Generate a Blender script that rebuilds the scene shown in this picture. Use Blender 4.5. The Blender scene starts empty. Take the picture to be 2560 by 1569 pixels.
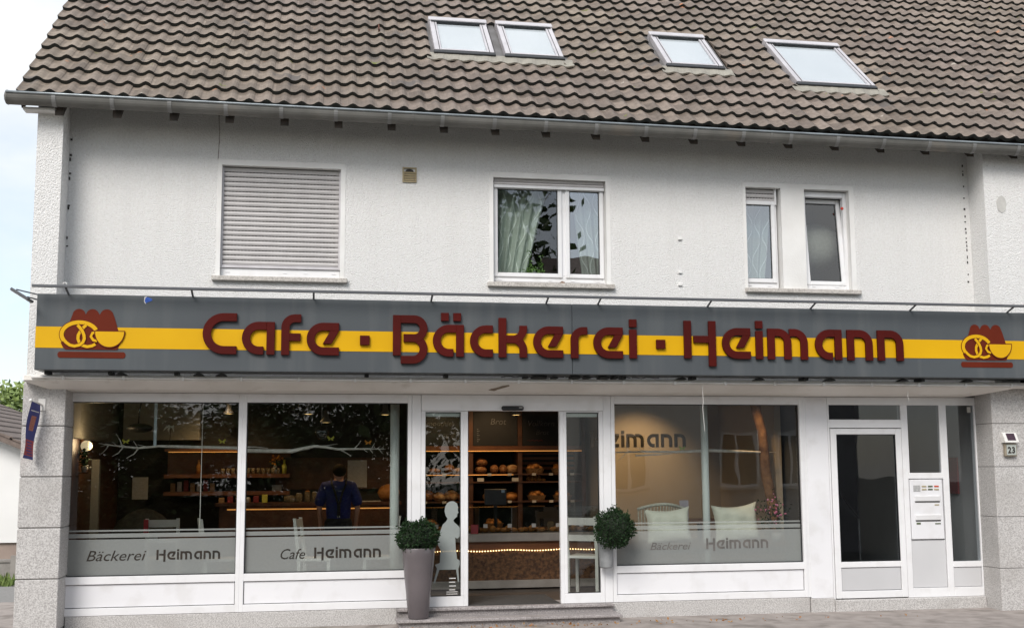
import bpy, bmesh, math, random
from mathutils import Vector, Matrix
random.seed(7)
R = math.radians
C = bpy.context.scene.collection
S = bpy.context.scene

# ------------------------------------------------------------------ camera
cam = bpy.data.cameras.new("camera"); camo = bpy.data.objects.new("camera", cam); C.objects.link(camo)
cam.sensor_width = 36.0; cam.lens = 36.0 * 2782.96 / 2560.0
cam.shift_y = (850.0 - 784.5) / 2560.0
yaw, pitch, roll = 0.168960, 0.115683, -0.00574964
fw = Vector((math.sin(yaw)*math.cos(pitch), math.cos(yaw)*math.cos(pitch), math.sin(pitch)))
r0 = Vector((math.cos(yaw), -math.sin(yaw), 0)); u0 = r0.cross(fw)
rr = r0*math.cos(roll)+u0*math.sin(roll); uu = -r0*math.sin(roll)+u0*math.cos(roll)
m = Matrix((rr, uu, -fw)).transposed().to_4x4(); m.translation = Vector((0, -12.0, 1.60))
camo.matrix_world = m; cam.clip_end = 600; cam.clip_start = 0.05
S.camera = camo

# ------------------------------------------------------------------ world, sun, exposure
SUN_EL, SUN_AZ = 40.0, 28.0      # azimuth: degrees left of straight in front of the facade
w = bpy.data.worlds.new("World"); S.world = w; w.use_nodes = True
nt = w.node_tree; nt.nodes.clear()
out = nt.nodes.new('ShaderNodeOutputWorld'); sky = nt.nodes.new('ShaderNodeTexSky')
sky.sky_type = 'NISHITA'; sky.sun_disc = False; sky.sun_elevation = R(SUN_EL); sky.sun_rotation = R(180 + SUN_AZ)
sky.air_density = 1.0; sky.dust_density = 1.0
b1 = nt.nodes.new('ShaderNodeBackground'); b1.inputs[1].default_value = 0.10
b2 = nt.nodes.new('ShaderNodeBackground'); b2.inputs[0].default_value = (0.96, 0.98, 1.0, 1); b2.inputs[1].default_value = 0.56
mx = nt.nodes.new('ShaderNodeMixShader'); tc = nt.nodes.new('ShaderNodeTexCoord')
mp = nt.nodes.new('ShaderNodeMapping'); mp.inputs[3].default_value = (1.6, 1.6, 3.0); mp.inputs[1].default_value = (0.35, 0.2, 0.1)
nz = nt.nodes.new('ShaderNodeTexNoise'); nz.inputs['Scale'].default_value = 1.5; nz.inputs['Detail'].default_value = 6; nz.inputs['Roughness'].default_value = 0.55
rp = nt.nodes.new('ShaderNodeValToRGB'); rp.color_ramp.elements[0].position = 0.36; rp.color_ramp.elements[1].position = 0.60
rp.color_ramp.elements[0].color = (0.38,)*3+(1,); rp.color_ramp.elements[1].color = (1,)*4
l = nt.links.new
l(tc.outputs['Generated'], mp.inputs[0]); l(mp.outputs[0], nz.inputs[0]); l(nz.outputs[0], rp.inputs[0])
l(sky.outputs[0], b1.inputs[0]); l(rp.outputs[0], mx.inputs[0]); l(b1.outputs[0], mx.inputs[1]); l(b2.outputs[0], mx.inputs[2]); l(mx.outputs[0], out.inputs[0])
sl = bpy.data.lights.new("sun", 'SUN'); sl.energy = 1.5; sl.angle = R(28); sl.color = (1.0, 0.955, 0.90)
so = bpy.data.objects.new("sun", sl); C.objects.link(so)
sd = Vector((-math.sin(R(SUN_AZ))*math.cos(R(SUN_EL)), -math.cos(R(SUN_AZ))*math.cos(R(SUN_EL)), math.sin(R(SUN_EL))))
so.rotation_euler = sd.to_track_quat('Z', 'Y').to_euler(); so.location = (-8, -14, 18)
S.view_settings.view_transform = 'Standard'; S.view_settings.look = 'None'; S.view_settings.exposure = 0.96
S.view_settings.gamma = 1.0; S.view_settings.use_curve_mapping = False
S.render.engine = 'CYCLES'
S.cycles.use_denoising = True
S.cycles.max_bounces = 8; S.cycles.diffuse_bounces = 3; S.cycles.glossy_bounces = 4; S.cycles.transparent_max_bounces = 12
S.cycles.caustics_reflective = False; S.cycles.caustics_refractive = False

# ------------------------------------------------------------------ materials
MATS = {}
def mat(name, col, rough=0.6, col2=None, scale=6.0, detail=4.0, bump=0.0, bscale=None, metal=0.0, spec=0.5, thr=(0.35, 0.65), dirt=None, emit=None, estr=0.0, streak=None, bvor=False, sheen=0):
    """procedural material: two colours mixed by noise in place, with relief from a second noise"""
    m = bpy.data.materials.new(name); m.use_nodes = True; n = m.node_tree; L = n.links.new
    bs = n.nodes['Principled BSDF']; bs.inputs['Roughness'].default_value = rough; bs.inputs['Metallic'].default_value = metal
    bs.inputs['Specular IOR Level'].default_value = spec
    bs.inputs['Base Color'].default_value = (*col, 1)
    geo = n.nodes.new('ShaderNodeNewGeometry')
    last = None
    if col2:
        t = n.nodes.new('ShaderNodeTexNoise'); t.inputs['Scale'].default_value = scale; t.inputs['Detail'].default_value = detail
        L(geo.outputs['Position'], t.inputs['Vector'])
        r = n.nodes.new('ShaderNodeValToRGB'); r.color_ramp.elements[0].position = thr[0]; r.color_ramp.elements[1].position = thr[1]
        r.color_ramp.elements[0].color = (*col, 1); r.color_ramp.elements[1].color = (*col2, 1)
        L(t.outputs[0], r.inputs[0]); last = r.outputs[0]
    if streak:       # (colour, amount): long vertical weather streaks
        mpn = n.nodes.new('ShaderNodeMapping'); mpn.inputs[3].default_value = (5.0, 5.0, 0.35)
        t = n.nodes.new('ShaderNodeTexNoise'); t.inputs['Scale'].default_value = 1.2; t.inputs['Detail'].default_value = 5
        L(geo.outputs['Position'], mpn.inputs[0]); L(mpn.outputs[0], t.inputs['Vector'])
        r = n.nodes.new('ShaderNodeValToRGB'); r.color_ramp.elements[0].position = 0.5; r.color_ramp.elements[1].position = 0.8
        r.color_ramp.elements[0].color = (0, 0, 0, 1); r.color_ramp.elements[1].color = (streak[1],)*3+(1,)
        mxn = n.nodes.new('ShaderNodeMixRGB'); mxn.inputs[2].default_value = (*streak[0], 1); mxn.inputs[1].default_value = (*col, 1)
        L(t.outputs[0], r.inputs[0]); L(r.outputs[0], mxn.inputs[0])
        if last: L(last, mxn.inputs[1])
        last = mxn.outputs[0]
    if dirt:         # (colour, scale, amount, threshold): blotches
        t = n.nodes.new('ShaderNodeTexNoise'); t.inputs['Scale'].default_value = dirt[1]; t.inputs['Detail'].default_value = 6
        L(geo.outputs['Position'], t.inputs['Vector'])
        r = n.nodes.new('ShaderNodeValToRGB'); r.color_ramp.elements[0].position = dirt[3]; r.color_ramp.elements[1].position = dirt[3]+0.15
        r.color_ramp.elements[0].color = (0, 0, 0, 1); r.color_ramp.elements[1].color = (dirt[2],)*3+(1,)
        mxn = n.nodes.new('ShaderNodeMixRGB'); mxn.inputs[2].default_value = (*dirt[0], 1); mxn.inputs[1].default_value = (*col, 1)
        L(t.outputs[0], r.inputs[0]); L(r.outputs[0], mxn.inputs[0])
        if last: L(last, mxn.inputs[1])
        last = mxn.outputs[0]
    if last: L(last, bs.inputs['Base Color'])
    if bump:
        if bvor:
            t = n.nodes.new('ShaderNodeTexVoronoi'); t.inputs['Scale'].default_value = bscale
        else:
            t = n.nodes.new('ShaderNodeTexNoise'); t.inputs['Scale'].default_value = bscale or scale*4; t.inputs['Detail'].default_value = 3
        L(geo.outputs['Position'], t.inputs['Vector'])
        b = n.nodes.new('ShaderNodeBump'); b.inputs['Strength'].default_value = 1.0; b.inputs['Distance'].default_value = bump
        L(t.outputs[0], b.inputs['Height']); L(b.outputs[0], bs.inputs['Normal'])
    if emit:
        bs.inputs['Emission Color'].default_value = (*emit, 1); bs.inputs['Emission Strength'].default_value = estr
    MATS[name] = m
    return m
def glass(name, tint, ior, rough=0.0):
    m = bpy.data.materials.new(name); m.use_nodes = True; n = m.node_tree; n.nodes.clear(); L = n.links.new
    o = n.nodes.new('ShaderNodeOutputMaterial'); mxs = n.nodes.new('ShaderNodeMixShader')
    f = n.nodes.new('ShaderNodeFresnel'); f.inputs[0].default_value = ior
    t = n.nodes.new('ShaderNodeBsdfTransparent'); t.inputs[0].default_value = (*tint, 1)
    g = n.nodes.new('ShaderNodeBsdfGlossy'); g.inputs['Roughness'].default_value = rough
    geo = n.nodes.new('ShaderNodeNewGeometry'); nzz = n.nodes.new('ShaderNodeTexNoise'); nzz.inputs['Scale'].default_value = 0.9
    b = n.nodes.new('ShaderNodeBump'); b.inputs['Distance'].default_value = 0.004; b.inputs['Strength'].default_value = 1
    L(geo.outputs['Position'], nzz.inputs['Vector']); L(nzz.outputs[0], b.inputs['Height']); L(b.outputs[0], g.inputs['Normal'])
    fb = n.nodes.new('ShaderNodeMath'); fb.operation = 'SUBTRACT'; fb.inputs[0].default_value = 1.0; L(geo.outputs['Backfacing'], fb.inputs[1])
    fm = n.nodes.new('ShaderNodeMath'); fm.operation = 'MULTIPLY'; L(f.outputs[0], fm.inputs[0]); L(fb.outputs[0], fm.inputs[1])   # mirror on the outer face only
    L(fm.outputs[0], mxs.inputs[0]); L(t.outputs[0], mxs.inputs[1]); L(g.outputs[0], mxs.inputs[2]); L(mxs.outputs[0], o.inputs[0])
    MATS[name] = m
    return m
def veil(name, col, opac, rough=0.5):
    """cloudy film or thin cloth that lets part of the light through"""
    m = bpy.data.materials.new(name); m.use_nodes = True; n = m.node_tree; n.nodes.clear(); L = n.links.new
    o = n.nodes.new('ShaderNodeOutputMaterial'); mxs = n.nodes.new('ShaderNodeMixShader'); mxs.inputs[0].default_value = opac
    t = n.nodes.new('ShaderNodeBsdfTransparent'); t.inputs[0].default_value = (0.95, 0.96, 0.95, 1)
    d = n.nodes.new('ShaderNodeBsdfDiffuse'); d.inputs[0].default_value = (*col, 1)
    geo = n.nodes.new('ShaderNodeNewGeometry'); nzz = n.nodes.new('ShaderNodeTexNoise'); nzz.inputs['Scale'].default_value = 40
    mc = n.nodes.new('ShaderNodeMixRGB'); mc.inputs[1].default_value = (*col, 1); mc.inputs[2].default_value = (*[c*0.9 for c in col], 1)
    L(geo.outputs['Position'], nzz.inputs['Vector']); L(nzz.outputs[0], mc.inputs[0]); L(mc.outputs[0], d.inputs[0])
    L(t.outputs[0], mxs.inputs[1]); L(d.outputs[0], mxs.inputs[2]); L(mxs.outputs[0], o.inputs[0])
    MATS[name] = m
    return m

stucco = mat('rough_stucco', (0.85, 0.845, 0.835), 0.9, (0.79, 0.78, 0.765), 40, 5, bump=0.019, bscale=80, dirt=((0.36, 0.33, 0.30), 70, 0.50, 0.59), streak=((0.50, 0.47, 0.43), 0.10), spec=0.2)
smooth_white = mat('smooth_white_render', (0.80, 0.795, 0.78), 0.7, (0.72, 0.71, 0.69), 3, 5, bump=0.002, bscale=60, spec=0.3)
beige_white = mat('painted_concrete', (0.86, 0.83, 0.785), 0.75, (0.77, 0.735, 0.685), 2.2, 6, bump=0.002, bscale=50, dirt=((0.38, 0.34, 0.28), 5, 0.35, 0.62), spec=0.3)
upvc = mat('white_window_plastic', (0.80, 0.80, 0.81), 0.32, (0.76, 0.76, 0.77), 2.0, 3, spec=0.45, dirt=((0.52, 0.50, 0.47), 6.0, 0.20, 0.54))
panel_white = mat('white_panel', (0.79, 0.79, 0.81), 0.4, (0.75, 0.75, 0.77), 1.2, 3, spec=0.4, dirt=((0.50, 0.48, 0.45), 4.0, 0.22, 0.52))
granite = mat('grey_granite', (0.58, 0.565, 0.55), 0.75, (0.35, 0.335, 0.325), 95, 2, bump=0.003, bscale=90, thr=(0.40, 0.64), dirt=((0.33, 0.31, 0.29), 1.6, 0.35, 0.52), spec=0.3)
granite_dark = mat('dark_granite_joint', (0.22, 0.21, 0.20), 0.9, (0.30, 0.29, 0.28), 30, 3)
sill_stone = mat('sill_stone', (0.58, 0.55, 0.51), 0.8, (0.36, 0.335, 0.31), 80, 2, thr=(0.4, 0.65), dirt=((0.25, 0.22, 0.19), 7, 0.35, 0.58))
step_stone = mat('step_stone', (0.40, 0.37, 0.36), 0.75, (0.22, 0.20, 0.20), 70, 2, thr=(0.4, 0.62), dirt=((0.12, 0.11, 0.10), 4, 0.5, 0.56))
zinc = mat('weathered_zinc', (0.19, 0.185, 0.172), 0.6, (0.135, 0.133, 0.122), 3.5, 6, metal=0.15, dirt=((0.27, 0.22, 0.17), 1.7, 0.45, 0.55), spec=0.4)
zinc_band = mat('zinc_band', (0.25, 0.25, 0.245), 0.55, (0.19, 0.19, 0.185), 6, 4, metal=0.2)
zinc_lip = mat('zinc_lip', (0.36, 0.40, 0.42), 0.35, (0.26, 0.29, 0.31), 5, 3, metal=0.5)
dark_wood = mat('dark_stained_wood', (0.035, 0.028, 0.024), 0.8, (0.07, 0.055, 0.045), 12, 4)
shutter = mat('grey_shutter_plastic', (0.555, 0.535, 0.53), 0.5, (0.51, 0.49, 0.485), 9, 3)
dark_hole = mat('dark_gap', (0.03, 0.028, 0.026), 0.9, (0.05, 0.045, 0.04), 20, 2)
alu = mat('skylight_aluminium', (0.62, 0.60, 0.62), 0.4, (0.52, 0.50, 0.52), 4, 4, metal=0.25)
black_trim = mat('black_trim', (0.012, 0.014, 0.016), 0.4, (0.02, 0.022, 0.024), 8, 2)
sign_grey = mat('sign_grey', (0.080, 0.090, 0.097), 0.45, (0.071, 0.080, 0.088), 1.3, 3, spec=0.3, streak=((0.16, 0.165, 0.165), 0.35))
sign_yellow = mat('sign_yellow', (0.70, 0.395, 0.002), 0.5, (0.64, 0.355, 0.002), 1.1, 3, spec=0.2)
sign_red = mat('letter_oxblood', (0.080, 0.006, 0.004), 0.55, (0.058, 0.005, 0.0035), 2, 3, spec=0.12)
emblem_red = mat('emblem_brown', (0.125, 0.018, 0.007), 0.55, (0.11, 0.016, 0.006), 3, 3, spec=0.12)
rail_metal = mat('rail_grey_metal', (0.10, 0.105, 0.115), 0.45, (0.085, 0.09, 0.10), 5, 3)
black_metal = mat('black_metal', (0.012, 0.012, 0.013), 0.5, (0.022, 0.021, 0.02), 10, 3)
white_plastic = mat('white_plastic', (0.78, 0.77, 0.75), 0.45, (0.68, 0.66, 0.63), 6, 4)
pane = glass('window_glass', (0.87, 0.89, 0.88), 1.98)
pane_dark = glass('tinted_glass', (0.80, 0.82, 0.83), 1.7)
pane_up = glass('upper_window_glass', (0.92, 0.95, 0.94), 2.2)
pane_coat = glass('coated_glass', (0.88, 0.92, 0.92), 4.2)
pane_sky = glass('skylight_glass', (0.98, 0.99, 0.99), 2.2)
film = veil('frosted_film', (0.44, 0.465, 0.45), 0.50)
decal = veil('white_decal', (0.40, 0.44, 0.43), 0.66)
curtain_m = veil('sheer_curtain', (0.64, 0.69, 0.62), 0.80)
curtain_line = veil('curtain_pattern', (0.94, 0.97, 0.92), 0.92)
film_letter = mat('film_letter', (0.018, 0.015, 0.012), 0.4, (0.03, 0.022, 0.016), 8, 2)
film_letter2 = mat('film_letter_grey', (0.10, 0.095, 0.09), 0.4, (0.14, 0.13, 0.12), 8, 2)
wood_dark = mat('brown_wood', (0.095, 0.036, 0.014), 0.5, (0.055, 0.021, 0.009), 7, 5)
wood_warm = mat('warm_wood', (0.17, 0.062, 0.020), 0.45, (0.13, 0.045, 0.016), 6, 5)
bark_panel = mat('bark_panel', (0.16, 0.075, 0.030), 0.7, (0.05, 0.022, 0.010), 28, 5, bump=0.01, bscale=40)
stone_counter = mat('counter_stone', (0.34, 0.31, 0.28), 0.4, (0.26, 0.235, 0.21), 5, 5)
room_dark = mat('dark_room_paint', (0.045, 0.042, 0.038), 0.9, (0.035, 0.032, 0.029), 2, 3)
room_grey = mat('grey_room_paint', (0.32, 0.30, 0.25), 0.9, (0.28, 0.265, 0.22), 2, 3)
room_beige = mat('beige_room_paint', (0.48, 0.40, 0.31), 0.9, (0.43, 0.36, 0.28), 1.5, 3)
floor_m = mat('shop_floor_tiles', (0.075, 0.06, 0.05), 0.4, (0.055, 0.045, 0.038), 3, 4)
board_m = mat('chalkboard', (0.008, 0.008, 0.009), 0.7, (0.014, 0.014, 0.015), 4, 5)
chalk_m = mat('chalk', (0.14, 0.14, 0.14), 0.9, (0.06, 0.06, 0.06), 40, 3)
chalk_red = mat('red_chalk', (0.22, 0.02, 0.02), 0.9, (0.1, 0.01, 0.01), 40, 3)
bread1 = mat('brown_crust', (0.32, 0.13, 0.04), 0.8, (0.13, 0.045, 0.012), 18, 6, bump=0.02, bscale=30, dirt=((0.5, 0.36, 0.2), 26, 0.6, 0.55))
bread2 = mat('floured_crust', (0.55, 0.36, 0.18), 0.85, (0.24, 0.10, 0.03), 16, 6, bump=0.02, bscale=26)
bread3 = mat('golden_roll', (0.46, 0.20, 0.045), 0.6, (0.30, 0.11, 0.02), 20, 4)
lamp_metal = mat('lamp_metal', (0.28, 0.27, 0.26), 0.4, (0.22, 0.21, 0.20), 8, 2, metal=0.4)
lamp_glow = mat('lamp_glow', (0.9, 0.6, 0.25), 0.5, (0.9, 0.55, 0.2), 8, 2, emit=(1.0, 0.62, 0.22), estr=2.2)
led_glow = mat('led_glow', (1.0, 0.75, 0.4), 0.5, (1.0, 0.7, 0.35), 8, 2, emit=(1.0, 0.66, 0.30), estr=2.6)
strip_glow = mat('strip_glow', (1.0, 0.5, 0.15), 0.5, (1.0, 0.45, 0.12), 8, 2, emit=(1.0, 0.42, 0.10), estr=0.32)
globe_glow = mat('globe_glow', (0.9, 0.82, 0.65), 0.4, (0.85, 0.75, 0.55), 14, 3, emit=(1.0, 0.80, 0.50), estr=0.30)
birch = mat('white_birch', (0.88, 0.86, 0.81), 0.8, (0.62, 0.58, 0.52), 14, 5)
paper = mat('paper', (0.52, 0.50, 0.47), 0.8, (0.46, 0.44, 0.41), 30, 4)
chair_white = mat('chair_white', (0.72, 0.72, 0.68), 0.5, (0.64, 0.64, 0.60), 5, 3)
cushion_m = mat('cushion_linen', (0.70, 0.70, 0.60), 0.9, (0.62, 0.62, 0.52), 8, 5, bump=0.006, bscale=16)
wicker = mat('white_wicker', (0.66, 0.66, 0.56), 0.8, (0.42, 0.42, 0.35), 60, 2, bump=0.006, bscale=90)
column_m = mat('column_paint', (0.80, 0.85, 0.83), 0.5, (0.74, 0.79, 0.77), 4, 3)
yellow_m = mat('butterfly_yellow', (0.62, 0.60, 0.10), 0.7, (0.50, 0.48, 0.05), 30, 2)
orange_m = mat('butterfly_orange', (0.62, 0.25, 0.02), 0.7, (0.5, 0.18, 0.01), 30, 2)
pot_m = mat('taupe_glaze', (0.135, 0.117, 0.122), 0.25, (0.110, 0.096, 0.101), 3, 4, spec=0.55)
pot_grey = mat('grey_holder', (0.34, 0.35, 0.36), 0.35, (0.22, 0.23, 0.235), 9, 3)
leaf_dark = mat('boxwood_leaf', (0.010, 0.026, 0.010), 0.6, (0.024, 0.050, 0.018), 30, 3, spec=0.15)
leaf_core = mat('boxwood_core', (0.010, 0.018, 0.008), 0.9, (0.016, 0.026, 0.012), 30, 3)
leaf_tree = mat('tree_leaf', (0.035, 0.065, 0.018), 0.6, (0.080, 0.12, 0.035), 2.0, 4)
leaf_sunny = mat('light_tree_leaf', (0.16, 0.23, 0.06), 0.6, (0.26, 0.34, 0.10), 2.5, 4)
bark = mat('tree_bark', (0.09, 0.065, 0.045), 0.9, (0.05, 0.035, 0.025), 9, 5, bump=0.02, bscale=14)
trunk_warm = mat('stripped_trunk', (0.34, 0.18, 0.08), 0.8, (0.13, 0.06, 0.025), 9, 6, bump=0.012, bscale=22)
paving = mat('pavement', (0.36, 0.32, 0.295), 0.85, (0.26, 0.23, 0.21), 5, 6, bump=0.004, bscale=50, dirt=((0.12, 0.10, 0.085), 2.5, 0.5, 0.55))
asphalt = mat('asphalt', (0.22, 0.217, 0.21), 0.9, (0.26, 0.256, 0.25), 30, 4, bump=0.004, bscale=90)
ground_m = mat('ground', (0.13, 0.125, 0.11), 0.95, (0.09, 0.09, 0.075), 1.5, 5)
grass_m = mat('grass_blades', (0.10, 0.17, 0.035), 0.8, (0.17, 0.22, 0.06), 4, 4)
dry_leaf = mat('dry_leaf', (0.30, 0.11, 0.035), 0.8, (0.38, 0.22, 0.07), 12, 3)
shirt_m = mat('blue_shirt', (0.012, 0.018, 0.13), 0.85, (0.008, 0.012, 0.09), 12, 4)
skin_m = mat('skin', (0.50, 0.27, 0.18), 0.55, (0.44, 0.22, 0.15), 14, 3)
hair_m = mat('dark_hair', (0.010, 0.007, 0.005), 0.95, (0.016, 0.010, 0.007), 40, 3, spec=0.05)
trouser_m = mat('black_cloth', (0.010, 0.010, 0.013), 0.9, (0.016, 0.015, 0.018), 15, 3)
car_white = mat('car_white_paint', (0.80, 0.80, 0.79), 0.18, (0.78, 0.78, 0.77), 2, 2, spec=0.6)
rubber = mat('tyre_rubber', (0.02, 0.02, 0.02), 0.8, (0.03, 0.03, 0.03), 20, 2)
chrome = mat('bright_metal', (0.65, 0.65, 0.66), 0.2, (0.55, 0.55, 0.56), 10, 2, metal=0.9)
nb_white = mat('neighbour_white', (0.82, 0.82, 0.81), 0.8, (0.78, 0.78, 0.77), 2, 4)
nb_base = mat('neighbour_base', (0.34, 0.27, 0.23), 0.85, (0.28, 0.22, 0.19), 4, 4)
nb_roof = mat('neighbour_tiles', (0.13, 0.10, 0.085), 0.8, (0.19, 0.15, 0.13), 9, 4)
house_wall = mat('far_house_wall', (0.86, 0.85, 0.80), 0.85, (0.80, 0.79, 0.74), 2, 4)
house_grey = mat('far_house_grey', (0.36, 0.35, 0.36), 0.85, (0.31, 0.30, 0.31), 2, 4)
cotto = mat('dull_concrete', (0.30, 0.28, 0.26), 0.9, (0.22, 0.205, 0.19), 5, 5)
flag_blue = mat('flag_blue', (0.055, 0.06, 0.24), 0.7, (0.045, 0.05, 0.20), 9, 3)
flag_red = mat('flag_red', (0.40, 0.06, 0.07), 0.7, (0.34, 0.05, 0.06), 9, 3)
flag_print = mat('flag_print', (0.46, 0.20, 0.12), 0.7, (0.34, 0.10, 0.09), 60, 3)
vent_m = mat('beige_vent', (0.40, 0.33, 0.20), 0.6, (0.34, 0.28, 0.17), 18, 3)
brick_damage = mat('broken_concrete', (0.30, 0.24, 0.17), 0.95, (0.18, 0.145, 0.11), 30, 5, bump=0.012, bscale=40)
plaster_patch = mat('grey_plaster_patch', (0.56, 0.55, 0.52), 0.9, (0.48, 0.47, 0.45), 12, 4, bump=0.004, bscale=30)
solar_m = mat('solar_cell', (0.045, 0.020, 0.035), 0.25, (0.06, 0.03, 0.045), 20, 2)
plate_glow = mat('number_plate_face', (0.44, 0.47, 0.44), 0.5, (0.40, 0.43, 0.40), 12, 2)
brass = mat('bronze_frame', (0.34, 0.29, 0.22), 0.45, (0.28, 0.24, 0.18), 12, 3, metal=0.2)
red_box = mat('red_box', (0.26, 0.03, 0.035), 0.6, (0.22, 0.025, 0.03), 5, 3)
green_m = mat('house_plant_leaf', (0.12, 0.24, 0.05), 0.6, (0.20, 0.32, 0.08), 25, 3)
blue_m = mat('sticker_blue', (0.02, 0.08, 0.42), 0.5, (0.03, 0.12, 0.5), 40, 2)
bell_amber = mat('bell_label_tan', (0.42, 0.36, 0.22), 0.5, (0.36, 0.31, 0.19), 20, 2)
bell_green = mat('bell_label_green', (0.10, 0.13, 0.06), 0.5, (0.08, 0.10, 0.05), 20, 2)
bell_red = mat('bell_label_red', (0.55, 0.08, 0.03), 0.5, (0.5, 0.07, 0.02), 20, 2)
bell_grey = mat('bell_speaker_grey', (0.50, 0.50, 0.50), 0.5, (0.30, 0.30, 0.30), 120, 1)
skylight_sky_tone = mat('skylight_sky_tone', (0.68, 0.71, 0.745), 0.5, (0.63, 0.665, 0.70), 1.0, 3, spec=0.2)  # pale sheet under the glass: reflected sky put into its colour

# roof tiles: every tile its own tone (looked up from where it lies), a little moss and rust
def tile_material():
    m = bpy.data.materials.new('concrete_tile'); m.use_nodes = True; n = m.node_tree; L = n.links.new
    bs = n.nodes['Principled BSDF']; bs.inputs['Roughness'].default_value = 0.62; bs.inputs['Specular IOR Level'].default_value = 0.4
    geo = n.nodes.new('ShaderNodeNewGeometry'); sp = n.nodes.new('ShaderNodeSeparateXYZ'); L(geo.outputs['Position'], sp.inputs[0])
    def mth(op, a, b):
        x = n.nodes.new('ShaderNodeMath'); x.operation = op
        if isinstance(a, float): x.inputs[0].default_value = a
        else: L(a, x.inputs[0])
        if b is not None:
            if isinstance(b, float): x.inputs[1].default_value = b
            else: L(b, x.inputs[1])
        return x.outputs[0]
    u = mth('FLOOR', mth('DIVIDE', mth('ADD', sp.outputs[0], 2.3), TW), None)
    v = mth('FLOOR', mth('DIVIDE', mth('ADD', sp.outputs[2], -5.30), TE*math.sin(RA)), None)
    cb = n.nodes.new('ShaderNodeCombineXYZ'); L(u, cb.inputs[0]); L(v, cb.inputs[1])
    wn = n.nodes.new('ShaderNodeTexWhiteNoise'); L(cb.outputs[0], wn.inputs['Vector'])
    r = n.nodes.new('ShaderNodeValToRGB'); r.color_ramp.elements[0].color = (0.150, 0.125, 0.104, 1); r.color_ramp.elements[1].color = (0.262, 0.220, 0.184, 1)
    L(wn.outputs[0], r.inputs[0])
    big = n.nodes.new('ShaderNodeTexNoise'); big.inputs['Scale'].default_value = 0.45; big.inputs['Detail'].default_value = 4; L(geo.outputs['Position'], big.inputs['Vector'])
    r2 = n.nodes.new('ShaderNodeValToRGB'); r2.color_ramp.elements[0].position = 0.35; r2.color_ramp.elements[1].position = 0.7
    r2.color_ramp.elements[0].color = (1.06, 1.04, 0.98, 1); r2.color_ramp.elements[1].color = (0.90, 0.86, 0.88, 1); L(big.outputs[0], r2.inputs[0])
    mu = n.nodes.new('ShaderNodeMixRGB'); mu.blend_type = 'MULTIPLY'; mu.inputs[0].default_value = 1; L(r.outputs[0], mu.inputs[1]); L(r2.outputs[0], mu.inputs[2])
    fine = n.nodes.new('ShaderNodeTexNoise'); fine.inputs['Scale'].default_value = 16; fine.inputs['Detail'].default_value = 6; L(geo.outputs['Position'], fine.inputs['Vector'])
    r3 = n.nodes.new('ShaderNodeValToRGB'); r3.color_ramp.elements[0].position = 0.3; r3.color_ramp.elements[1].position = 0.7
    r3.color_ramp.elements[0].color = (0.78, 0.78, 0.78, 1); r3.color_ramp.elements[1].color = (1.16, 1.16, 1.16, 1); L(fine.outputs[0], r3.inputs[0])
    mu2 = n.nodes.new('ShaderNodeMixRGB'); mu2.blend_type = 'MULTIPLY'; mu2.inputs[0].default_value = 1; L(mu.outputs[0], mu2.inputs[1]); L(r3.outputs[0], mu2.inputs[2])
    prev = mu2.outputs[0]
    for sc, th, col in ((5.1, 0.695, (0.15, 0.165, 0.04)), (4.3, 0.700, (0.46, 0.20, 0.10)), (2.6, 0.66, (0.12, 0.105, 0.095)), (7.7, 0.70, (0.40, 0.36, 0.31))):
        t = n.nodes.new('ShaderNodeTexNoise'); t.inputs['Scale'].default_value = sc; t.inputs['Detail'].default_value = 5
        mp2 = n.nodes.new('ShaderNodeMapping'); mp2.inputs[1].default_value = (sc*7, sc, 0); L(geo.outputs['Position'], mp2.inputs[0]); L(mp2.outputs[0], t.inputs['Vector'])
        rr_ = n.nodes.new('ShaderNodeValToRGB'); rr_.color_ramp.elements[0].position = th; rr_.color_ramp.elements[1].position = th+0.05
        L(t.outputs[0], rr_.inputs[0]); q = n.nodes.new('ShaderNodeMixRGB'); q.inputs[2].default_value = (*col, 1)
        L(rr_.outputs[0], q.inputs[0]); L(prev, q.inputs[1]); prev = q.outputs[0]
    L(prev, bs.inputs['Base Color'])
    b = n.nodes.new('ShaderNodeBump'); b.inputs['Distance'].default_value = 0.004; L(fine.outputs[0], b.inputs['Height']); L(b.outputs[0], bs.inputs['Normal'])
    return m
RA = R(42.5); TW = 0.1767; TE = 0.2965; RY0, RZ0 = -0.47, 5.40
tile_m = tile_material()
edge_shade_m = mat('tile_edge_shade', (0.016, 0.018, 0.018), 0.9, (0.030, 0.032, 0.026), 25, 4)  # near-black front edges: shade under each tile lip put into the colour

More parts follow.
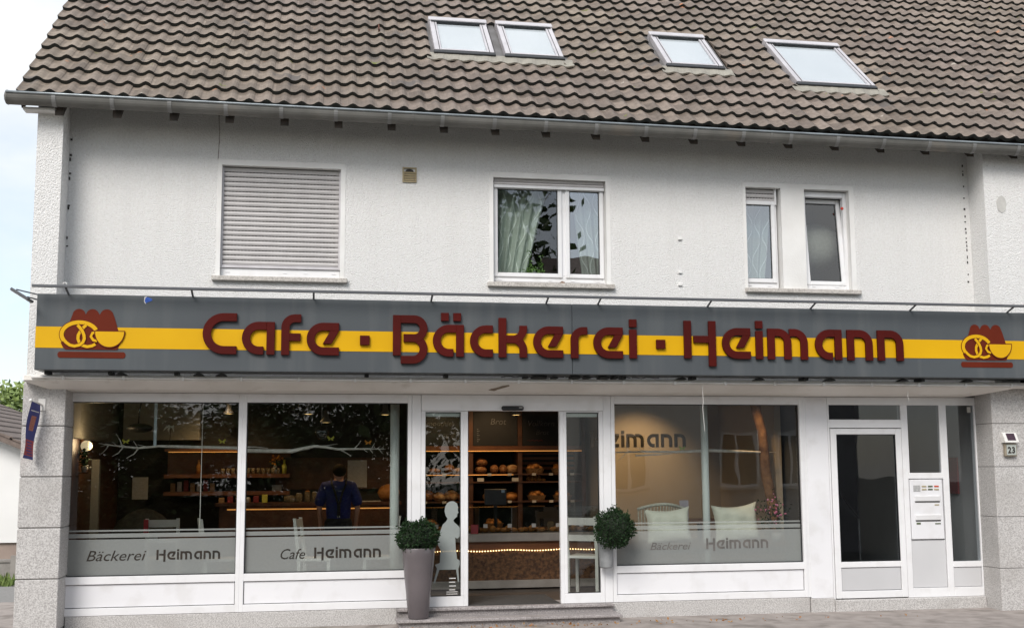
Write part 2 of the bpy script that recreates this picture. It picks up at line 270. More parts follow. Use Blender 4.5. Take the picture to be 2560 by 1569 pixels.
# ------------------------------------------------------------------ mesh helpers
class MB:
    def __init__(s): s.v = []; s.f = []; s.m = []
    def quad(s, *p, mi=0):
        i = len(s.v); s.v += [tuple(q) for q in p]; s.f.append(tuple(range(i, i+len(p)))); s.m.append(mi); return s
    def box(s, x0, x1, y0, y1, z0, z1, mi=0):
        i = len(s.v)
        s.v += [(x, y, z) for x in (x0, x1) for y in (y0, y1) for z in (z0, z1)]
        for a in ((0, 1, 3, 2), (4, 6, 7, 5), (0, 4, 5, 1), (2, 3, 7, 6), (0, 2, 6, 4), (1, 5, 7, 3)):
            s.f.append(tuple(i+k for k in a)); s.m.append(mi)
        return s
    def frame(s, x0, x1, y0, y1, z0, z1, t, tb=None, tt=None):
        """rectangular frame of four bars, butted end to end"""
        tb = t if tb is None else tb; tt = t if tt is None else tt
        s.box(x0, x0+t, y0, y1, z0, z1); s.box(x1-t, x1, y0, y1, z0, z1)
        s.box(x0+t, x1-t, y0, y1, z0, z0+tb); s.box(x0+t, x1-t, y0, y1, z1-tt, z1); return s
    def prism(s, poly, y0, y1, mi=0):
        """polygon given in x,z extruded along y"""
        n = len(poly); i = len(s.v)
        s.v += [(x, y0, z) for x, z in poly] + [(x, y1, z) for x, z in poly]
        s.f.append(tuple(range(i, i+n))); s.m.append(mi); s.f.append(tuple(range(i+2*n-1, i+n-1, -1))); s.m.append(mi)
        for k in range(n):
            s.f.append((i+k, i+(k+1) % n, i+n+(k+1) % n, i+n+k)); s.m.append(mi)
        return s
    def prismx(s, poly, x0, x1, mi=0):
        """polygon given in y,z extruded along x"""
        n = len(poly); i = len(s.v)
        s.v += [(x0, y, z) for y, z in poly] + [(x1, y, z) for y, z in poly]
        s.f.append(tuple(range(i, i+n))); s.m.append(mi); s.f.append(tuple(range(i+2*n-1, i+n-1, -1))); s.m.append(mi)
        for k in range(n):
            s.f.append((i+k, i+(k+1) % n, i+n+(k+1) % n, i+n+k)); s.m.append(mi)
        return s
    def strip(s, pts, t, y0, y1):
        """stroke of width t along a line in x,z, extruded from y0 to y1"""
        n = len(pts); L_, R_ = [], []
        for k in range(n):
            a = pts[max(k-1, 0)]; b = pts[min(k+1, n-1)]
            dx, dz = b[0]-a[0], b[1]-a[1]; d = math.hypot(dx, dz) or 1; nx, nz_ = -dz/d*t/2, dx/d*t/2
            L_.append((pts[k][0]+nx, pts[k][1]+nz_)); R_.append((pts[k][0]-nx, pts[k][1]-nz_))
        i = len(s.v)
        for k in range(n):
            s.v += [(L_[k][0], y0, L_[k][1]), (R_[k][0], y0, R_[k][1]), (L_[k][0], y1, L_[k][1]), (R_[k][0], y1, R_[k][1])]
        for k in range(n-1):
            a = i+4*k; b = a+4
            for q in ((a, a+1, b+1, b), (a+2, b+2, b+3, a+3), (a, b, b+2, a+2), (a+1, a+3, b+3, b+1)): s.f.append(q); s.m.append(0)
        a = i; s.f.append((a, a+2, a+3, a+1)); s.m.append(0); a = i+4*(n-1); s.f.append((a, a+1, a+3, a+2)); s.m.append(0)
        return s
    def tube(s, pts, r, n=8, caps=True, mi=0):
        pts = [Vector(p) for p in pts]; rs = r if isinstance(r, (list, tuple)) else [r]*len(pts); i = len(s.v)
        for k, p in enumerate(pts):
            d = (pts[min(k+1, len(pts)-1)]-pts[max(k-1, 0)]).normalized()
            a = d.cross(Vector((0, 0, 1)))
            if a.length < 0.05: a = d.cross(Vector((0, 1, 0)))
            a.normalize(); b = d.cross(a)
            for q in range(n):
                an = 2*math.pi*q/n; s.v.append(tuple(p+(a*math.cos(an)+b*math.sin(an))*rs[k]))
        for k in range(len(pts)-1):
            for q in range(n):
                s.f.append((i+k*n+q, i+k*n+(q+1) % n, i+(k+1)*n+(q+1) % n, i+(k+1)*n+q)); s.m.append(mi)
        if caps:
            s.f.append(tuple(i+q for q in range(n))); s.m.append(mi); j = i+(len(pts)-1)*n; s.f.append(tuple(j+q for q in reversed(range(n)))); s.m.append(mi)
        return s
    def lathe(s, prof, cx, cy, n=24, mi=0):
        """profile of (radius, z) turned round a vertical axis"""
        i = len(s.v)
        for r, z in prof:
            for q in range(n):
                a = 2*math.pi*q/n; s.v.append((cx+r*math.cos(a), cy+r*math.sin(a), z))
        for k in range(len(prof)-1):
            for q in range(n):
                s.f.append((i+k*n+q, i+k*n+(q+1) % n, i+(k+1)*n+(q+1) % n, i+(k+1)*n+q)); s.m.append(mi)
        return s
    def ball(s, c, r, nu=12, nv=8, jit=0.0, mi=0):
        rx, ry, rz = r if isinstance(r, (tuple, list)) else (r, r, r); i = len(s.v)
        for a in range(nv+1):
            th = math.pi*a/nv
            for b in range(nu):
                ph = 2*math.pi*b/nu; k = 1+random.uniform(-jit, jit)
                s.v.append((c[0]+rx*k*math.sin(th)*math.cos(ph), c[1]+ry*k*math.sin(th)*math.sin(ph), c[2]+rz*k*math.cos(th)))
        for a in range(nv):
            for b in range(nu):
                s.f.append((i+a*nu+b, i+(a+1)*nu+b, i+(a+1)*nu+(b+1) % nu, i+a*nu+(b+1) % nu)); s.m.append(mi)
        return s
    def leaf(s, p, size, dirn=None, mi=0, asp=0.5):
        d = Vector((random.gauss(0, 1), random.gauss(0, 1), random.gauss(0, 1))).normalized() if dirn is None else (Vector(dirn)+0.7*Vector((random.gauss(0, 1), random.gauss(0, 1), random.gauss(0, 1)))).normalized()
        a = d.cross(Vector((random.gauss(0, 1), random.gauss(0, 1), random.gauss(0, 1)))).normalized()
        p = Vector(p); l_ = size*random.uniform(0.7, 1.3)
        s.quad(p, p+d*l_*0.5+a*l_*asp*0.5, p+d*l_, p+d*l_*0.5-a*l_*asp*0.5, mi=mi); return s
    def build(s, name, material, parent=None, smooth=False, bevel=0.0, kind=None, label=None, fix=True, wn=False):
        o0 = OFF.get(parent.name, (0, 0, 0)) if parent else (0, 0, 0)
        me = bpy.data.meshes.new(name)
        me.from_pydata([(x-o0[0], y-o0[1], z-o0[2]) for x, y, z in s.v], [], s.f)
        mats_ = material if isinstance(material, (list, tuple)) else [material]
        for q in mats_: me.materials.append(q)
        if len(mats_) > 1: me.polygons.foreach_set('material_index', s.m)
        if fix:
            b = bmesh.new(); b.from_mesh(me); bmesh.ops.recalc_face_normals(b, faces=b.faces); b.to_mesh(me); b.free()
        if smooth: me.polygons.foreach_set('use_smooth', [True]*len(me.polygons))
        o = bpy.data.objects.new(name, me); C.objects.link(o)
        if parent: o.parent = parent; OFF[o.name] = o0
        if bevel:
            md = o.modifiers.new('edge', 'BEVEL'); md.width = bevel; md.segments = 1; md.limit_method = 'ANGLE'
        if kind: o['kind'] = kind
        if label: o['label'] = label
        return o
OFF = {}
def tag(o, label, cat, group=None):
    o['label'] = label; o['category'] = cat
    if group: o['group'] = group
    return o
def thing(name, loc, label, cat, group=None):
    o = bpy.data.objects.new(name, None); C.objects.link(o); o.location = loc; o.empty_display_size = 0.2
    OFF[o.name] = tuple(loc); return tag(o, label, cat, group)
def boxes(name, lst, material, parent, bevel=0.0):
    for b_ in lst: q_ = MB(); q_.box(*b_); q_.build(name, material, parent, bevel=bevel)
def node(name, parent, label=None):
    """an Empty that is a part gathering its own sub-parts"""
    o = bpy.data.objects.new(name, None); C.objects.link(o); o.parent = parent; OFF[o.name] = OFF[parent.name]
    if label: o['label'] = label
    return o
def dup_into(src, parent, dx=0, dy=0, dz=0):
    o = src.copy(); C.objects.link(o); o.parent = parent
    o.location = src.location + Vector((dx, dy, dz)); return o
def copy_tree(o, parent=None):
    c = o.copy(); C.objects.link(c); c.parent = parent
    for ch in list(o.children): copy_tree(ch, c)
    return c
def arc(cx, cz, rx, rz, a0, a1, n=12):
    return [(cx+rx*math.cos(R(a0+(a1-a0)*k/n)), cz+rz*math.sin(R(a0+(a1-a0)*k/n))) for k in range(n+1)]
def text_mb(body, x, y, z, size, shear=0.0, ext=0.002, xs=1.0, offset=0.0):
    cu = bpy.data.curves.new('txt', 'FONT'); cu.body = body; cu.size = size; cu.shear = shear; cu.extrude = ext; cu.resolution_u = 3; cu.offset = offset
    ob = bpy.data.objects.new('txt', cu); C.objects.link(ob)
    dg = bpy.context.evaluated_depsgraph_get(); me = bpy.data.meshes.new_from_object(ob.evaluated_get(dg))
    mb = MB()
    for v_ in me.vertices: mb.v.append((x+v_.co.x*xs, y-v_.co.z, z+v_.co.y))
    for p_ in me.polygons: mb.f.append(tuple(p_.vertices)); mb.m.append(0)
    bpy.data.objects.remove(ob); bpy.data.meshes.remove(me); bpy.data.curves.remove(cu)
    return mb
LAMP_W = 6.5

# ================================================================== STRUCTURE
def structure(o): o['kind'] = 'structure'; return o
# ground: one sheet to the horizon, falling gently away from the facade towards the street
g = MB()
ys = [-220, -60, -30, -14.5, -4.0, 1.0, 60, 220]; zs = [-1.55, -1.55, -1.55, -1.32, -0.03, -0.03, -0.03, -0.6]
for k in range(len(ys)-1): g.quad((-260, ys[k], zs[k]), (260, ys[k], zs[k]), (260, ys[k+1], zs[k+1]), (-260, ys[k+1], zs[k+1]))
structure(g.build('ground', ground_m))
p = MB(); p.quad((-2.95, -3.6, -0.006), (16, -3.6, -0.006), (16, 0.3, 0.002), (-2.95, 0.3, 0.002)); structure(p.build('pavement', paving))
p = MB()
for a, b, za, zb in ((-14.5, -3.6, -1.312, -0.02), (-24, -14.5, -1.54, -1.312)):
    p.quad((-60, a, za), (60, a, za), (60, b, zb), (-60, b, zb))
structure(p.build('road', asphalt))
p = MB(); p.quad((-14, -3.6, -0.012), (-2.96, -3.6, -0.012), (-2.96, 3.1, -0.012), (-14, 3.1, -0.012)); structure(p.build('side_path', paving))
p = MB(); p.quad((-14, 3.12, -0.016), (-2.96, 3.12, -0.016), (-2.96, 5.2, -0.016), (-14, 5.2, -0.016)); structure(p.build('side_lane', asphalt))
gr = MB()
for k in range(2600):
    x, y = random.uniform(-7.5, -3.2), random.uniform(5.25, 6.7); hgt = random.uniform(0.03, 0.09); a = random.uniform(0, 6.28)
    dx, dy = 0.02*math.cos(a), 0.02*math.sin(a)
    gr.quad((x-dx, y-dy, -0.03), (x+dx, y+dy, -0.03), (x+random.uniform(-.04, .04), y+random.uniform(-.04, .04), hgt))
gr.build('grass', grass_m, kind='stuff', fix=False)

# ------------------------------------------------------------------ the bakery building
bld = thing('bakery_building', (2.0, 0.0, 0.0), 'white rendered house with brown tiled roof and bakery shopfront on the ground floor', 'building')
def wall_holes(mb, x0, x1, z0, z1, holes, y, depth):
    xs = sorted({x0, x1, *[h[0] for h in holes], *[h[1] for h in holes]}); zs_ = sorted({z0, z1, *[h[2] for h in holes], *[h[3] for h in holes]})
    for i in range(len(xs)-1):
        for j in range(len(zs_)-1):
            cx, cz = (xs[i]+xs[i+1])/2, (zs_[j]+zs_[j+1])/2
            if any(h[0] < cx < h[1] and h[2] < cz < h[3] for h in holes): continue
            mb.quad((xs[i], y, zs_[j]), (xs[i+1], y, zs_[j]), (xs[i+1], y, zs_[j+1]), (xs[i], y, zs_[j+1]))
OPEN = {'shutter': (-1.095, 0.165, 3.655, 4.865), 'double': (1.845, 3.135, 3.655, 4.845), 'single': (4.805, 5.235, 3.655, 4.845), 'tilted': (5.525, 6.085, 3.655, 4.845)}
wl = MB(); wall_holes(wl, -2.66, 7.64, 2.546, 5.70, list(OPEN.values()), 0.0, 0.14)
wl.build('upper_wall', stucco, bld, fix=False)
rv = MB()                                   # smooth white reveals and the painted border round each opening
def reveal(h, d=0.16, b=(0.045, 0.05, 0.06), skip=()):
    x0, x1, z0, z1 = h; y0 = -0.004
    bl, br, bt = b
    r_ = MB(); r_.box(x0-bl, x0, y0, d, z0, z1); r_.box(x1, x1+br, y0, d, z0, z1); r_.box(x0-bl, x1+br, y0, d, z1, z1+bt); r_.build('window_reveal', smooth_white, bld)
reveal(OPEN['shutter']); reveal(OPEN['double'])
x0, x1, z0, z1 = OPEN['single']; X0, X1 = OPEN['tilted'][:2]
rv.box(x0-0.035, x0, -0.004, 0.16, z0, z1); rv.box(x1, X0, -0.004, 0.16, z0, z1); rv.box(X1, X1+0.06, -0.004, 0.16, z0, z1); rv.box(x0-0.035, X1+0.06, -0.004, 0.16, z1, z1+0.055)
rv.build('window_reveal', smooth_white, bld)
pl = MB(); pl.box(-2.905, -2.655, -0.32, 0.30, 2.546, 5.47); pl.build('corner_pier', stucco, bld)
pl = MB(); pl.box(7.63, 13.5, -0.32, 0.25, 2.546, 5.47); pl.build('wing_wall', stucco, bld)
pl = MB(); boxes('outer_wall', [(-2.90, -2.74, 0.30, 8.0, 0.0, 5.9), (-2.74, 13.5, 7.85, 8.0, 0.0, 5.9), (7.66, 7.80, 0.25, 7.85, 0, 5.9)], stucco, bld)
sl_ = MB()
for a, b in ((-1.175, 0.245), (1.775, 3.215), (4.765, 6.175)): sl_.box(a, b, -0.055, 0.15, 3.602, 3.655)
SILL = []
for a, b in ((-1.175, 0.245), (1.775, 3.215), (4.765, 6.175)):
    q = MB(); q.box(a, b, -0.055, 0.155, 3.603, 3.654); q.build('window_sill', sill_stone, bld, bevel=0.006)
cr = MB(); zz_ = 4.915; xx_ = -1.139                           # hairline crack running up from the shuttered window
pts = []
while zz_ < 5.62: pts.append((xx_, zz_)); zz_ += 0.05; xx_ += random.uniform(-0.006, 0.006)
cr.strip(pts, 0.010, -0.003, 0.002); cr.build('wall_crack', mat('crack_line', (0.22, 0.19, 0.17), 0.9, (0.50, 0.47, 0.44), 26, 3), bld)
hm = MB()
for k in range(9): zk = random.uniform(3.7, 5.2); hm.box(-2.650, -2.640+random.uniform(0, .012), -0.010, 0.002, zk, zk+random.uniform(0.012, 0.035))
zq = 3.78
while zq < 5.30:
    hh = random.uniform(0.012, 0.04); hm.box(7.562+random.uniform(-.006, .006), 7.576, -0.006, 0.002, zq, zq+hh); zq += random.choice((0.05, 0.06, 0.09, 0.14))
hm.build('joint_gap', dark_hole, bld, kind='stuff')
q = MB(); q.prism([(7.842+0.062*math.cos(a)*random.uniform(.9, 1.1), 4.665+0.10*math.sin(a)*random.uniform(.92, 1.06)) for a in [2*math.pi*k/18 for k in range(18)]], -0.326, -0.318); q.build('plaster_patch', plaster_patch, bld)
for x, z in ((3.995, 4.204), (3.99, 3.818), (3.987, 3.675)):
    q = MB(); q.box(x-0.022, x+0.022, -0.022, 0, z-0.014, z+0.014); q.build('wall_fixing', smooth_white, bld, bevel=0.004)
# ventilation cover
q = MB(); q.frame(0.833, 0.988, -0.018, 0, 4.745, 4.912, 0.014)
vn = q.build('vent_cover', vent_m, bld)
for k in range(4): q = MB(); q.prismx([(-0.006, 4.764+k*0.026), (-0.016, 4.766+k*0.026), (-0.004, 4.788+k*0.026), (-0.002, 4.786+k*0.026)], 0.848, 0.973); q.build('louvre', vent_m, vn)
q = MB(); q.prism([(0.91+0.045*math.cos(R(a)), 4.866+0.028*math.sin(R(a))) for a in range(0, 181, 15)], -0.012, -0.004); q.build('vent_opening', dark_hole, vn)

# ------------------------------------------------------------------ roof
ca, sa = math.cos(RA), math.sin(RA)
def rp_(x, t, n): return (x, RY0+t*ca-n*sa, RZ0+t*sa+n*ca)
def rbox(mb, x0, x1, t0, t1, n0, n1, mi=0):
    i = len(mb.v); mb.v += [rp_(x, t, n) for x in (x0, x1) for t in (t0, t1) for n in (n0, n1)]
    for a in ((0, 1, 3, 2), (4, 6, 7, 5), (0, 4, 5, 1), (2, 3, 7, 6), (0, 2, 6, 4), (1, 5, 7, 3)): mb.f.append(tuple(i+k for k in a)); mb.m.append(mi)
XL, XR, TT = -3.05, 14.2, 6.6
d = MB(); rbox(d, XL+0.02, XR, 0.02, TT, -0.05, 0.0)
yt, zt = rp_(0, TT, 0)[1:]
d.quad((XL+0.02, yt, zt-0.02), (XR, yt, zt-0.02), (XR, yt+5.5, zt-5.0), (XL+0.02, yt+5.5, zt-5.0))
roof = d.build('roof', dark_wood, bld)
q = MB(); q.quad((-2.75, -0.30, 5.5), (-2.75, 8, 5.5), (-2.75, yt, zt-0.1)); q.build('gable', stucco, bld, fix=False)
def tile_mesh(wave, thick, mi_edge):
    mb = MB(); nx = 8; W = TW+0.010; Lh = 0.37
    def hgt(u): return 0.034*(0.5-0.5*math.cos(2*math.pi*(u-0.30)))**1.6
    i = 0
    top0, top1, bot0 = [], [], []
    for k in range(nx+1):
        u = k/nx; x = u*W; h = hgt(u*W/TW)
        e = 0.004*(u)                                # right side laps over its neighbour
        top0.append((x, 0, 0.073+h+e)); top1.append((x, Lh, 0.024+h+e)); bot0.append((x, 0.004, 0.073+h+e-thick))
    for k in range(nx):
        mb.quad(top0[k], top0[k+1], top1[k+1], top1[k], mi=0)
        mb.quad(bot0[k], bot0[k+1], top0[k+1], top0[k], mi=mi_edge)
    mb.quad(bot0[0], top0[0], top1[0], mi=0); mb.quad(bot0[-1], top1[-1], top0[-1], mi=0)
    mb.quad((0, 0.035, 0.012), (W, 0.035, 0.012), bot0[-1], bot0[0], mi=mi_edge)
    me = bpy.data.meshes.new('tile'); me.from_pydata(mb.v, [], mb.f); me.materials.append(tile_m); me.materials.append(edge_shade_m)
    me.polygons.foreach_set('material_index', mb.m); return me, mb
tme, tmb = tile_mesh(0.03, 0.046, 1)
SKY = [(1.245, 1.955, 1.50, 2.51), (2.09, 2.795, 1.50, 2.51), (4.083, 4.80, 1.49, 2.465), (5.64, 6.66, 1.135, 2.46)]
def pixel(P):
    v_ = Vector(P)-Vector((0, -12, 1.6)); dd = v_.dot(fw)
    return 1280+2782.96*v_.dot(rr)/dd, 850-2782.96*v_.dot(uu)/dd
tiles = []
nr, nc = 22, int((XR-XL)/TW)
for r_ in range(nr):
    t_ = 0.18+(r_-1)*TE
    for c_ in range(nc):
        x_ = XL+c_*TW
        if any(a-0.06 < x_+TW*0.5 < b+0.06 and a2-0.16 < t_+0.10 < b2+0.02 for a, b, a2, b2 in SKY): continue
        px, py = pixel(rp_(x_+TW/2, t_+0.1, 0.05)); inside = -20 < px < 2580 and py > -20
        dist = (Vector(rp_(x_, t_, 0))-Vector((0, -12, 1.6))).length
        tiles.append((0 if inside else 1, dist, x_, t_))
tiles.sort()
for k, (ins, dist, x_, t_) in enumerate(tiles[:300]):
    o = bpy.data.objects.new('tile', tme); C.objects.link(o); o.parent = roof
    P = rp_(x_, t_, random.uniform(-.002, .002)); o.location = (P[0]-2.0+random.uniform(-.002, .002), P[1], P[2])
    o.rotation_euler = (RA+random.uniform(-.006, .006), random.uniform(-.01, .01), random.uniform(-.006, .006))
field = MB()
for ins, dist, x_, t_ in tiles[300:]:
    i = len(field.v); jx, jn, jt = random.uniform(-.002, .002), random.uniform(-.002, .002), random.uniform(-.003, .003)
    field.v += [rp_(x_+x+jx, t_+y+jt, z+jn) for x, y, z in tmb.v]
    field.f += [tuple(i+k for k in f) for f in tmb.f]; field.m += tmb.m
ft = field.build('roof_tiles', [tile_m, edge_shade_m], roof, kind='stuff', fix=False)
q = MB(); rbox(q, XL+0.01, XL+0.04, -0.06, TT, -0.14, -0.052); q.build('barge_board', dark_wood, bld)
q = MB(); q.box(-3.02, -2.70, -0.45, -0.321, 5.235, 5.262); q.build('eave_board', smooth_white, bld)
k = 0
xr = -2.67
while xr < 13.3:
    q = MB(); q.prismx([(-0.45, 5.185), (-0.45, 5.35), (0.35, 6.085), (0.35, 5.92)], xr-0.042, xr+0.042); q.build('rafter', dark_wood, bld); xr += 0.5593
# gutter: half-round channel with a rolled front lip, falling slightly to the right
def gz(x): return 5.362-0.0049*(x+3.13)
q = MB(); xs_ = [-3.15+i*0.6 for i in range(28)]
prof = [(-0.485+0.085*math.cos(R(a)), -0.005+0.098*math.sin(R(a))) for a in range(180, 361, 15)]
i0 = len(q.v)
for x in xs_:
    for y, z in prof: q.v.append((x, y-0.03, gz(x)+z))
    for y, z in reversed(prof): q.v.append((x, (y+0.485)*0.95-0.485-0.03, gz(x)+z*0.95))
n_ = 2*len(prof)
for a in range(len(xs_)-1):
    for b in range(n_): q.f.append((a*n_+b, a*n_+(b+1) % n_, (a+1)*n_+(b+1) % n_, (a+1)*n_+b)); q.m.append(0)
q.f.append(tuple(range(len(prof)))); q.m.append(0)
gut = q.build('gutter', zinc, bld, smooth=False)
q = MB(); q.tube([(x, -0.603, gz(x)+0.0) for x in xs_], 0.0125, 8); q.build('gutter_lip', zinc_lip, gut, smooth=True)
q = MB(); q.ball((-3.15, -0.515, 5.33), (0.03, 0.085, 0.075), 10, 6); q.build('gutter_end_cap', zinc, gut, smooth=True)
xr = -2.70
while xr < 13.2:
    q = MB(); pr = [(-0.515+0.0900*math.cos(R(a)), gz(xr)-0.005+0.1035*math.sin(R(a))) for a in range(182, 340, 14)]
    pr2 = [(-0.515+0.0850*math.cos(R(a)), gz(xr)-0.005+0.097*math.sin(R(a))) for a in range(182, 340, 14)]
    q.prismx(pr+pr2[::-1], xr-0.02, xr+0.02); q.build('gutter_bracket', zinc_band, gut); xr += 0.5593
for x in (0.9, 2.92, 4.9, 5.72, 7.35):
    q = MB(); pr = [(-0.515+0.090*math.cos(R(a)), gz(x)-0.005+0.103*math.sin(R(a))) for a in range(182, 359, 14)]
    pr2 = [(-0.515+0.0850*math.cos(R(a)), gz(x)-0.005+0.097*math.sin(R(a))) for a in range(182, 359, 14)]
    q.prismx(pr+pr2[::-1], x-0.012, x+0.012); q.build('gutter_seam', zinc, gut)

flash_m = mat('lead_flashing', (0.26, 0.245, 0.21), 0.7, (0.34, 0.32, 0.27), 9, 5, metal=0.1)
flash_d = mat('dark_flashing', (0.17, 0.165, 0.165), 0.6, (0.12, 0.115, 0.11), 6, 4, metal=0.2)
for k, (a, b, t0, t1) in enumerate(SKY):
    nd = node('skylight', bld)
    q = MB(); rbox(q, a-0.085, b+0.085, t0-0.10, t1+0.10, 0.028, 0.045); q.build('flashing', flash_d, nd)
    q = MB(); nn = 26                                         # dressed apron following the tiles below
    for j in range(nn):
        xa, xb = a-0.10+(b-a+0.20)*j/nn, a-0.10+(b-a+0.20)*(j+1)/nn
        ha, hb = [0.072+0.020*(0.5-0.5*math.cos(2*math.pi*((x-XL)/TW-0.12))) for x in (xa, xb)]
        q.quad(rp_(xa, t0-0.19, ha), rp_(xb, t0-0.19, hb), rp_(xb, t0-0.005, 0.085), rp_(xa, t0-0.005, 0.085))
        q.quad(rp_(xa, t0-0.19, ha-0.02), rp_(xb, t0-0.19, hb-0.02), rp_(xb, t0-0.19, hb), rp_(xa, t0-0.19, ha))
    q.build('apron', flash_m, nd, fix=False)
    q = MB(); rbox(q, a, a+0.085, t0+0.03, t1-0.05, 0.03, 0.115); q.build('side_cover', alu, nd, bevel=0.005)
    q = MB(); rbox(q, b-0.085, b, t0+0.03, t1-0.05, 0.03, 0.115); q.build('side_cover', alu, nd, bevel=0.005)
    q = MB(); rbox(q, a+0.055, a+0.062, t0+0.03, t1-0.05, 0.1155, 0.119); q.build('cover_groove', black_trim, nd)
    q = MB(); rbox(q, b-0.062, b-0.055, t0+0.03, t1-0.05, 0.1155, 0.119); q.build('cover_groove', black_trim, nd)
    q = MB(); rbox(q, a-0.012, b+0.012, t1-0.05, t1+0.05, 0.03, 0.135); q.build('top_hood', alu, nd, bevel=0.008)
    q = MB(); rbox(q, a+0.02, b-0.02, t1-0.088, t1-0.052, 0.06, 0.128); q.build('hood_seal', black_trim, nd)
    q = MB(); rbox(q, a-0.012, b+0.012, t0-0.035, t0+0.03, 0.03, 0.108); q.build('bottom_trim', black_trim, nd, bevel=0.006)
    q = MB(); rbox(q, a+0.086, b-0.086, t0+0.031, t0+0.065, 0.05, 0.112); q.build('bottom_rail', alu, nd)
    q = MB(); rbox(q, a+0.086, b-0.086, t0+0.066, t1-0.089, 0.06, 0.088); q.build('pane', skylight_sky_tone, nd)  # sheet with the reflected sky painted in, glass lies above it
    q = MB(); rbox(q, a+0.086, b-0.086, t0+0.066, t1-0.089, 0.092, 0.097); q.build('glass', pane_sky, nd)
q = MB(); rbox(q, 1.985, 2.062, 1.42, 2.60, 0.05, 0.062); q.build('valley_flashing', flash_d, bld)
q = MB(); rbox(q, 0.60, 0.615, 2.02, 2.16, 0.06, 0.135); q.build('snow_hook', mat('rusty_iron', (0.14, 0.05, 0.03), 0.9, (0.09, 0.04, 0.03), 20, 3), bld)

# ------------------------------------------------------------------ upper windows
def slats(nd, x0, x1, ztop, count, pitch, y, dots=True):
    me = None
    for k in range(count):
        z = ztop-pitch*(k+1)
        if me is None:
            q = MB(); prf = [(y+0.010, z), (y, z+0.006), (y-0.007, z+pitch*0.45), (y-0.004, z+pitch*0.82), (y+0.002, z+pitch-0.005), (y+0.010, z+pitch-0.003)]
            q.prismx(prf, x0, x1); s0 = q.build('shutter_slat', shutter, nd); me = s0
        else: dup_into(s0, nd, dz=-pitch*k)
    if dots:
        q = MB(); nx = int((x1-x0)/0.036)
        for k in range(count-1):
            z = ztop-pitch*(k+1)
            for j in range(nx): xa = x0+0.012+j*0.036; q.box(xa, xa+0.021, y-0.0015, y+0.009, z-0.0045, z+0.0005)
        q.build('slat_slots', dark_hole, nd, kind='stuff')
def hang(nd, x, z, y):
    q = MB(); q.box(x-0.022, x+0.022, y-0.006, y, z-0.005, z+0.005); q.build('drain_cap', panel_white, nd, bevel=0.002)
def sash(nd, x0, x1, z0, z1, y, t=0.052, gl=None):
    q = MB(); q.frame(x0, x1, y, y+0.06, z0, z1, t); s_ = q.build('sash', upvc, nd, bevel=0.006)
    q = MB(); q.frame(x0+t, x1-t, y+0.022, y+0.05, z0+t, z1-t, 0.007); q.build('glazing_seal', black_trim, nd)
    q = MB(); q.box(x0+t+0.001, x1-t-0.001, y+0.030, y+0.036, z0+t+0.001, z1-t-0.001); q.build('pane', gl or pane_up, nd)
    return s_
nd = node('shuttered_window', bld, 'wide upper window with its grey roller shutter fully down')
x0, x1, z0, z1 = OPEN['shutter']
boxes('guide_rail', [(x0, x0+0.018, 0.055, 0.10, z0+0.105, z1), (x1-0.018, x1, 0.055, 0.10, z0+0.105, z1)], alu, nd)
slats(nd, x0+0.019, x1-0.019, z1-0.004, 20, 0.0535, 0.070)
q = MB(); q.box(x0+0.019, x1-0.019, 0.055, 0.085, z1-0.004-20*0.0535-0.030, z1-0.006-20*0.0535); q.build('end_slat', alu, nd)
q = MB(); q.box(x0, x1, 0.075, 0.14, z0+0.002, z0+0.104); q.build('frame', upvc, nd, bevel=0.005)
for x in (-1.02, -0.42, -0.2, 0.1): hang(nd, x, z0+0.06, 0.075)
nd = node('double_window', bld, 'upper window with two sashes, a patterned curtain and a pot plant')
x0, x1, z0, z1 = OPEN['double']
slats(nd, x0+0.012, x1-0.012, z1, 2, 0.036, 0.046, dots=False)
q = MB(); q.box(x0+0.012, x1-0.012, 0.036, 0.060, z1-0.104, z1-0.0735); q.build('end_slat', upvc, nd)
q = MB(); q.frame(x0, x1, 0.085, 0.15, z0+0.002, z1-0.04, 0.03, tb=0.098, tt=0.03); q.box(2.615, 2.685, 0.085, 0.15, z0+0.100, z1-0.07); q.build('frame', upvc, nd, bevel=0.005)
sash(nd, x0+0.012, 2.640, z0+0.078, z1-0.062, 0.066, t=0.048); sash(nd, 2.680, x1-0.012, z0+0.078, z1-0.062, 0.066, t=0.048, gl=pane_coat)
for x in (1.93, 2.5, 2.76, 3.05): hang(nd, x, z0+0.045, 0.085)
q = MB(); q.box(x0+0.01, x1-0.01, 0.080, 0.0848, z0+0.026, z0+0.030); q.build('frame_groove', shutter, nd)
q = MB(); q.box(2.60, 2.645, -0.02, 0.05, z0+0.003, z0+0.02).box(2.61, 2.63, -0.01, 0.03, z0+0.02, z0+0.028); q.build('leaf_litter', mat('litter', (0.20, 0.13, 0.09), 0.9, (0.3, 0.2, 0.15), 60, 2), nd)
nd = node('single_window', bld, 'narrow upper window with its shutter a quarter down')
x0, x1, z0, z1 = OPEN['single']
slats(nd, x0, x1-0.055, z1-0.005, 3, 0.052, 0.072)
q = MB(); q.box(x0, x1-0.055, 0.060, 0.09, z1-0.005-3*0.052-0.028, z1-0.007-3*0.052).box(x1-0.055, x1-0.03, 0.055, 0.10, z1-0.19, z1); q.build('end_slat', upvc, nd)
q = MB(); q.frame(x0-0.03, x1-0.02, 0.085, 0.15, z0+0.012, z1-0.10, 0.03, tb=0.075); q.build('frame', upvc, nd, bevel=0.005)
sash(nd, x0-0.022, x1-0.045, z0+0.078, z1-0.14, 0.066, t=0.05, gl=pane_coat)
for x in (4.86, 5.10): hang(nd, x, z0+0.045, 0.085)
nd = node('tilted_window', bld, 'narrow upper window tilted open at the top')
x0, x1, z0, z1 = OPEN['tilted']
